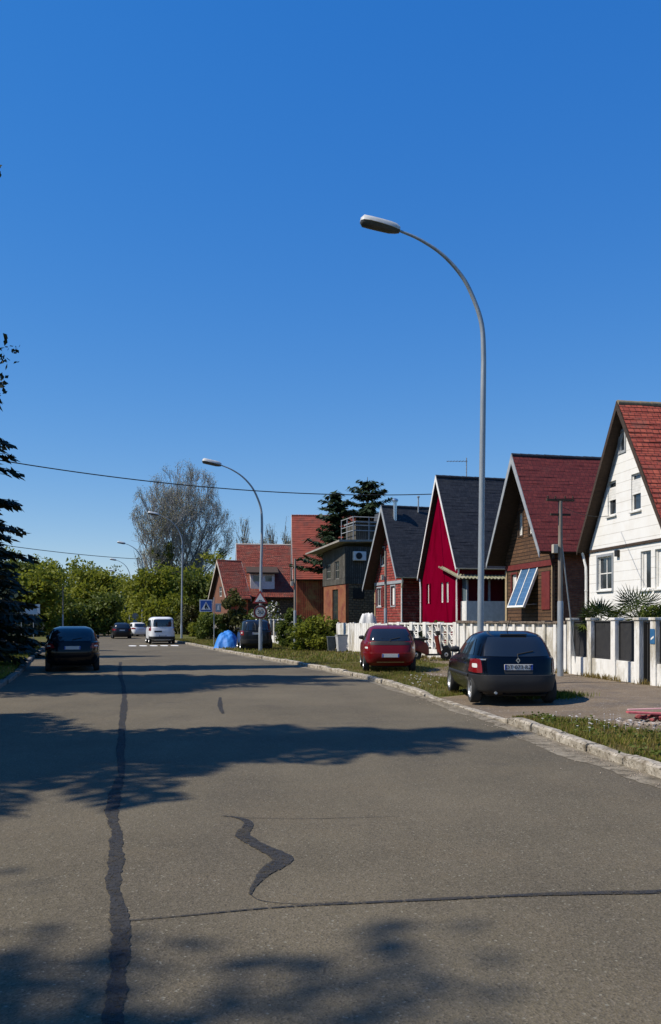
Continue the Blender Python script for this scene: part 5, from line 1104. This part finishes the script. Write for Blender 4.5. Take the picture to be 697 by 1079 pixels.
for i,(X,Y,H,sp_,k) in enumerate(belt):
    leafy(X,Y,H,sp_*.95,names[k]+' '+where[i],(M_lf_spring,M_lf_mid)[k],100+i,per=42,size=.23,blob=1.35,levels=3,stems=2,trunk=.2,first=.22)
for i,(X,Y,H) in enumerate(((18,62,9),(24,50,10),(16,84,11),(8,92,11),(27,38,9))):
    leafy(X,Y,H,.9,'garden tree '+['behind the magenta house','behind the brown house','behind the pines at right','behind the pines at left','behind the white house'][i],M_lf_mid,140+i,per=30,size=.25,blob=1.3,group='garden trees behind the houses')
g=rng(9); n=60000; xs=g.uniform(-260,260,n); C=np.stack([xs,g.uniform(196,225,n)+0*xs,(g.random(n)**.7)*(9+3*np.sin(xs*.07)+2.5*np.sin(xs*.31+1)+1.5*np.sin(xs*.9))],1); a=randdir(g,n)*.6; b_=np.cross(a,randdir(g,n)); tag(quads('distant_woods',C,a,b_,M_lf_mid),'distant spring woodland closing the end of the road','woodland',kind='stuff')
# hedges and shrubs
def shrub(X,Y,rx,ry_,h,label,m,seed,cat='bush',name='bush',size=.07,n=2600,group=None,z=None,flowers=None,top=1.0):
    g=rng(seed); r=random.Random(seed); e=empty(name,(X,Y,verge_z(X,Y) if z is None else z),0,label,cat,group)
    k=max(8,int(rx*ry_*h*6)); k=min(max(k,26),70); cs=[];rr=[]
    for _ in range(k):
        u=r.uniform(-1,1);v=r.uniform(-1,1); q=math.sqrt(max(0,1-min(1,(u*u+v*v)*.6))); cs.append((u*rx*.8,v*ry_*.8,r.uniform(.12,1)*h*q*top*.9)); rr.append(min(rx,ry_,h)*r.uniform(.25,.58))
    C,a,b_=leafcloud(g,cs,rr,n//k,size,.9); C[:,2]=np.abs(C[:,2]); 
    b=MB()
    for c in cs[:14]: b.tube([(c[0]*.2,c[1]*.2,0),(c[0]*.6,c[1]*.6,c[2]*.5),c],[.03,.02,.01],n=4,cap=False)
    b.build('stems',M_bark,e,fixn=False,uv=False); quads('foliage',C,a,b_,m,e)
    if flowers:
        C,a,b_=leafcloud(g,cs,[q*1.12 for q in rr],flowers[1]//k+1,flowers[2],.9); C[:,2]=np.abs(C[:,2]); quads('blossom',C,a,b_,flowers[0],e)
    return e
M_bloss=mat('white_petals',(.6,.58,.55),(.72,.7,.68),scale=3,rough=.7)
shrub(-.9,45.2,1.15,.9,2.0,'bright green bush left of the bins',M_lf_spring,201,size=.09,n=5200)
shrub(-2.0,51.5,1.3,.9,2.7,'tall green bush under the red barn wall',M_lf_mid,202,size=.1,n=5200)
shrub(-.2,50,1.0,.9,1.9,'low green bush behind the bins',M_lf_mid,203,size=.09,n=3600)
shrub(-5.2,70,1.9,1.0,3.1,'shrub covered in white blossom under the weathered red roof',M_lf_mid,204,size=.11,n=3000,flowers=(M_bloss,1500,.10))
shrub(-8.2,72,1.4,1.0,4.6,'tall yellow green bush before the weathered red roof',M_lf_olive,205,size=.13,n=5200)
shrub(-9.9,71,1.2,1.0,2.6,'green bush behind the picket fence by the pedestrian sign',M_lf_mid,206,size=.12,n=3600)
shrub(-12.5,86,1.6,1.0,2.9,'spring green bush left of the pedestrian sign',M_lf_spring,207,size=.14,n=3600)
shrub(-6.8,76,1.8,1.0,2.7,'dark green bush behind the black off-roader',M_lf_mid,208,size=.13,n=4200)
shrub(-16.0,96,1.3,1.3,3.8,'olive bush behind the far white wall',M_lf_olive,209,size=.15,n=3200)
for i,(X,Y,rx,h) in enumerate(((-17.5,33,1.9,2.2),(-21.5,45,2.4,2.4),(-26.5,58,2.5,2.6),(-29,68,2.4,2.4),(-31.5,84,2.6,3.0))):
    shrub(X,Y,rx,2.6,h,['dark hedge bush nearest on the left verge','second dark hedge bush on the left verge','third dark hedge bush on the left verge','dark hedge bush behind the left road signs','dark hedge bush beyond the left road signs'][i],M_lf_dark,220+i,size=.13,n=5200,z=.1,group='dark bushes along the left path')
# low plants along wall foot
def fan_palm(X,Y,h,label,seed,R_=.75,nl=16):
    r=random.Random(seed); e=empty('palm',(X,Y,.11),0,label,'palm','palms in the front garden'); b=MB(); b.tube([(0,0,0),(.03,.02,h)],[.11,.08],n=10); b.build('trunk',M_bark,e,smooth=True)
    for k in range(nl):
        az=r.uniform(0,2*PI); el=r.uniform(-.25,1.25); d=Vector((math.cos(az)*math.cos(el),math.sin(az)*math.cos(el),math.sin(el))); p0_=Vector((.03,.02,h)); p1=p0_+d*R_*.75+Vector((0,0,-.05)); b=MB(); b.tube([p0_,p1],.01,n=4,cap=False)
        sd=d.cross(Vector((0,0,1))).normalized(); upv=sd.cross(d)
        for i in range(15):
            an=lerp(-1.7,1.7,i/14); dd=(d*math.cos(an)+sd*math.sin(an)); tip=p1+dd*R_*r.uniform(.65,.85)+Vector((0,0,-.12*abs(an))); w_=(dd.cross(upv)).normalized()*.022; mid=p1.lerp(tip,.5)
            b.add([p1,mid+w_,tip,mid-w_],[(0,1,2,3)])
        b.build('frond',M_lf_pine if k%3 else M_lf_mid,e,fixn=False,uv=False)
    return e
fan_palm(7.75,24.6,1.5,'dark spiky palm above the black screens, left one',5,R_=.62)
fan_palm(8.55,23.9,1.65,'fan palm in front of the white house windows',6,R_=.75,nl=26)
shrub(8.2,24.3,.75,.5,1.95,'leafy shrub between the two palms behind the pillar fence',M_lf_mid,236,size=.05,n=4500)
shrub(8.9,23.0,.9,.6,2.35,'dense green shrub beside the palms behind the pillar fence',M_lf_mid,230,size=.05,n=5000)
shrub(6.2,36,.6,.4,1.8,'small shrub behind the fluted wall below the brown house',M_lf_mid,231,size=.05,n=1300)
shrub(3.9,37.5,.35,2.2,1.5,'low dark hedge behind the openwork wall',M_lf_dark,233,size=.06,n=3500)
shrub(5.4,41.6,.7,.4,2.0,'low shrub behind the wall at the foot of the porch',M_lf_mid,232,size=.05,n=1600)
# grass, weeds and daisies
def blades(name,pts,hh,m,seed,label,wd=.006,lean=.35):
    g=rng(seed); n=len(pts); P=np.array(pts); h=hh*(.5+g.random(n)); az=g.random(n)*2*PI; d=np.stack([np.cos(az),np.sin(az),np.zeros(n)],1); s=np.stack([-d[:,1],d[:,0],np.zeros(n)],1)
    top=P+d*(h*lean*(.3+g.random(n)))[:,None]; top[:,2]+=h; w_=(wd*(.7+.8*g.random(n)))[:,None]; mid=P*.45+top*.55; mid[:,2]+=h*.08
    V=np.empty((n,4,3)); V[:,0]=P-s*w_; V[:,1]=P+s*w_; V[:,2]=mid+s*w_*.8; V[:,3]=top
    me=bpy.data.meshes.new(name); me.vertices.add(n*4); me.vertices.foreach_set('co',V.reshape(-1)); me.loops.add(n*4); me.loops.foreach_set('vertex_index',np.arange(n*4)); me.polygons.add(n); me.polygons.foreach_set('loop_start',np.arange(0,n*4,4)); me.polygons.foreach_set('loop_total',np.full(n,4)); me.materials.append(m); me.update(calc_edges=True)
    o=bpy.data.objects.new(name,me); COL.objects.link(o); return tag(o,label,'grass',kind='stuff')
M_bl1=leafmat('grass_green',(.10,.13,.012),(.18,.18,.024),scale=1.3,tl=.3); M_bl2=leafmat('grass_dry',(.16,.12,.035),(.25,.19,.06),scale=3,tl=.3)
r=random.Random(12); G=[];Dr=[]
from mathutils import noise as mn
def put(x,y,p=1):
    nz=mn.noise(Vector((x*1.1,y*1.1,0)))+.5*mn.noise(Vector((x*4,y*4,3)))
    if nz<.0 and r.random()<.85: 
        if r.random()<.25: Dr.append((x,y,verge_z(x,y)))
        return
    (G if r.random()<.66 else Dr).append((x,y,verge_z(x,y)))
for _ in range(42000):
    y=5+r.random()**1.2*9.3; a=x_at(KRs,y)+.18; b2=path_in(y)+.05+r.gauss(0,.06); 
    x=a+r.random()*(b2-a); put(x,y)
for _ in range(26000):
    y=18.8+r.random()*15; a=x_at(KRs,y)+.18; b2=path_in(y) if y<26 else x_at(FNs,y)-1.2; x=a+r.random()*(b2-a); put(x,y)
blades('grass',G,.055,M_bl1,1,'green grass on the near right verge',wd=.005)
blades('dry_grass',Dr,.06,M_bl2,2,'dry straw coloured grass on the near right verge',wd=.005)
G=[];Dr=[]
for _ in range(24000):
    y=33+r.random()*40; a=x_at(KRs,y)+.2; b2=x_at(FNs,y)-.3; put(a+r.random()*(b2-a),y)
for _ in range(26000):
    y=16+r.random()*42; a=x_at(KLs,y)-.2; x=a-r.random()*2.3; 
    (G if r.random()<.8 else Dr).append((x,y,.11))
blades('grass',G,.10,M_bl1,3,'coarser green grass on the far verges',wd=.014)
blades('dry_grass',Dr,.10,M_bl2,4,'dry grass on the far verges',wd=.014)
# weeds at the wall foot
W_=[]
for _ in range(5200):
    y=19.8+r.random()*20; x=x_at(FNs,y)-abs(r.gauss(.1,.1))-.05
    if mn.noise(Vector((x*.8,y*1.4,7)))>-.05: W_.append((x,y,verge_z(x,y)+.004))
blades('weeds',W_,.12,M_bl2,5,'straggly weeds along the foot of the white fence',wd=.009)
W_=[]
for _ in range(2600):
    W_.append((4.62+r.gauss(0,.3),18.0+r.gauss(0,.25),verge_z(4.62,18.0)+.004))
blades('weeds',W_,.10,M_bl1,6,'green weed patch at the right rear corner of the dark hatchback',wd=.009)
# broad leaved weeds between kerb and path
g=rng(33); C=[]
for _ in range(26):
    y=9+r.random()*5.0; a=x_at(KRs,y)+.25; b2=path_in(y); x=a+r.random()*(b2-a)
    for k in range(26): C.append((x+r.gauss(0,.09),y+r.gauss(0,.09),verge_z(x,y)+.03+abs(r.gauss(0,.035))))
C=np.array(C); a=randdir(g,len(C)); a[:,2]*=.5; b_=np.cross(a,randdir(g,len(C))); b_/=np.linalg.norm(b_,axis=1,keepdims=True); tag(quads('ground_weeds',C,a*.03,b_*.022,M_lf_mid),'broad leaved weeds in the near verge','weeds',kind='stuff')
b=MB()
for _ in range(48):
    cl=r.choice(((4.05,12.6),(4.2,13.2),(3.7,13.4),(4.3,12.2),(4.1,12.9))); x=cl[0]+r.gauss(0,.28); y=cl[1]+r.gauss(0,.35)
    if x<x_at(KRs,y)+.25: continue
    z=verge_z(x,y)+r.uniform(.06,.13); n=6; rr=r.uniform(.012,.026); b.add([(x,y,z+.004)]+[(x+rr*math.cos(2*PI*k/n),y+rr*math.sin(2*PI*k/n),z) for k in range(n)],[(0,1+k,1+(k+1)%n) for k in range(n)]); b.tube([(x,y,z-.1),(x,y,z)],.002,n=3,cap=False)
for _ in range(60):
    x=x_at(KRs,22.5)+.5+r.random()*1.5; y=20+r.random()*4; z=verge_z(x,y)+.09; rr=.022; b.add([(x,y,z+.004)]+[(x+rr*math.cos(2*PI*k/6),y+rr*math.sin(2*PI*k/6),z) for k in range(6)],[(0,1+k,1+(k+1)%6) for k in range(6)])
tag(b.build('daisies',M_bloss,fixn=False,uv=False),'small white daisies in the near verge','flowers',kind='stuff')
# loose grit in the gutter and on the road
gb=MB()
for _ in range(420):
    y=6+r.random()**1.3*14; x=x_at(KRs,y)-abs(r.gauss(0,.22)); s=r.uniform(.004,.013); gb.add([(x-s,y,.012),(x,y-s,.012),(x+s,y,.012),(x,y+s,.012),(x,y,.012+s)],[(0,1,4),(1,2,4),(2,3,4),(3,0,4)])
tag(gb.build('grit',M_rub,fixn=False,uv=False),'loose grit along the kerb','grit',kind='stuff')
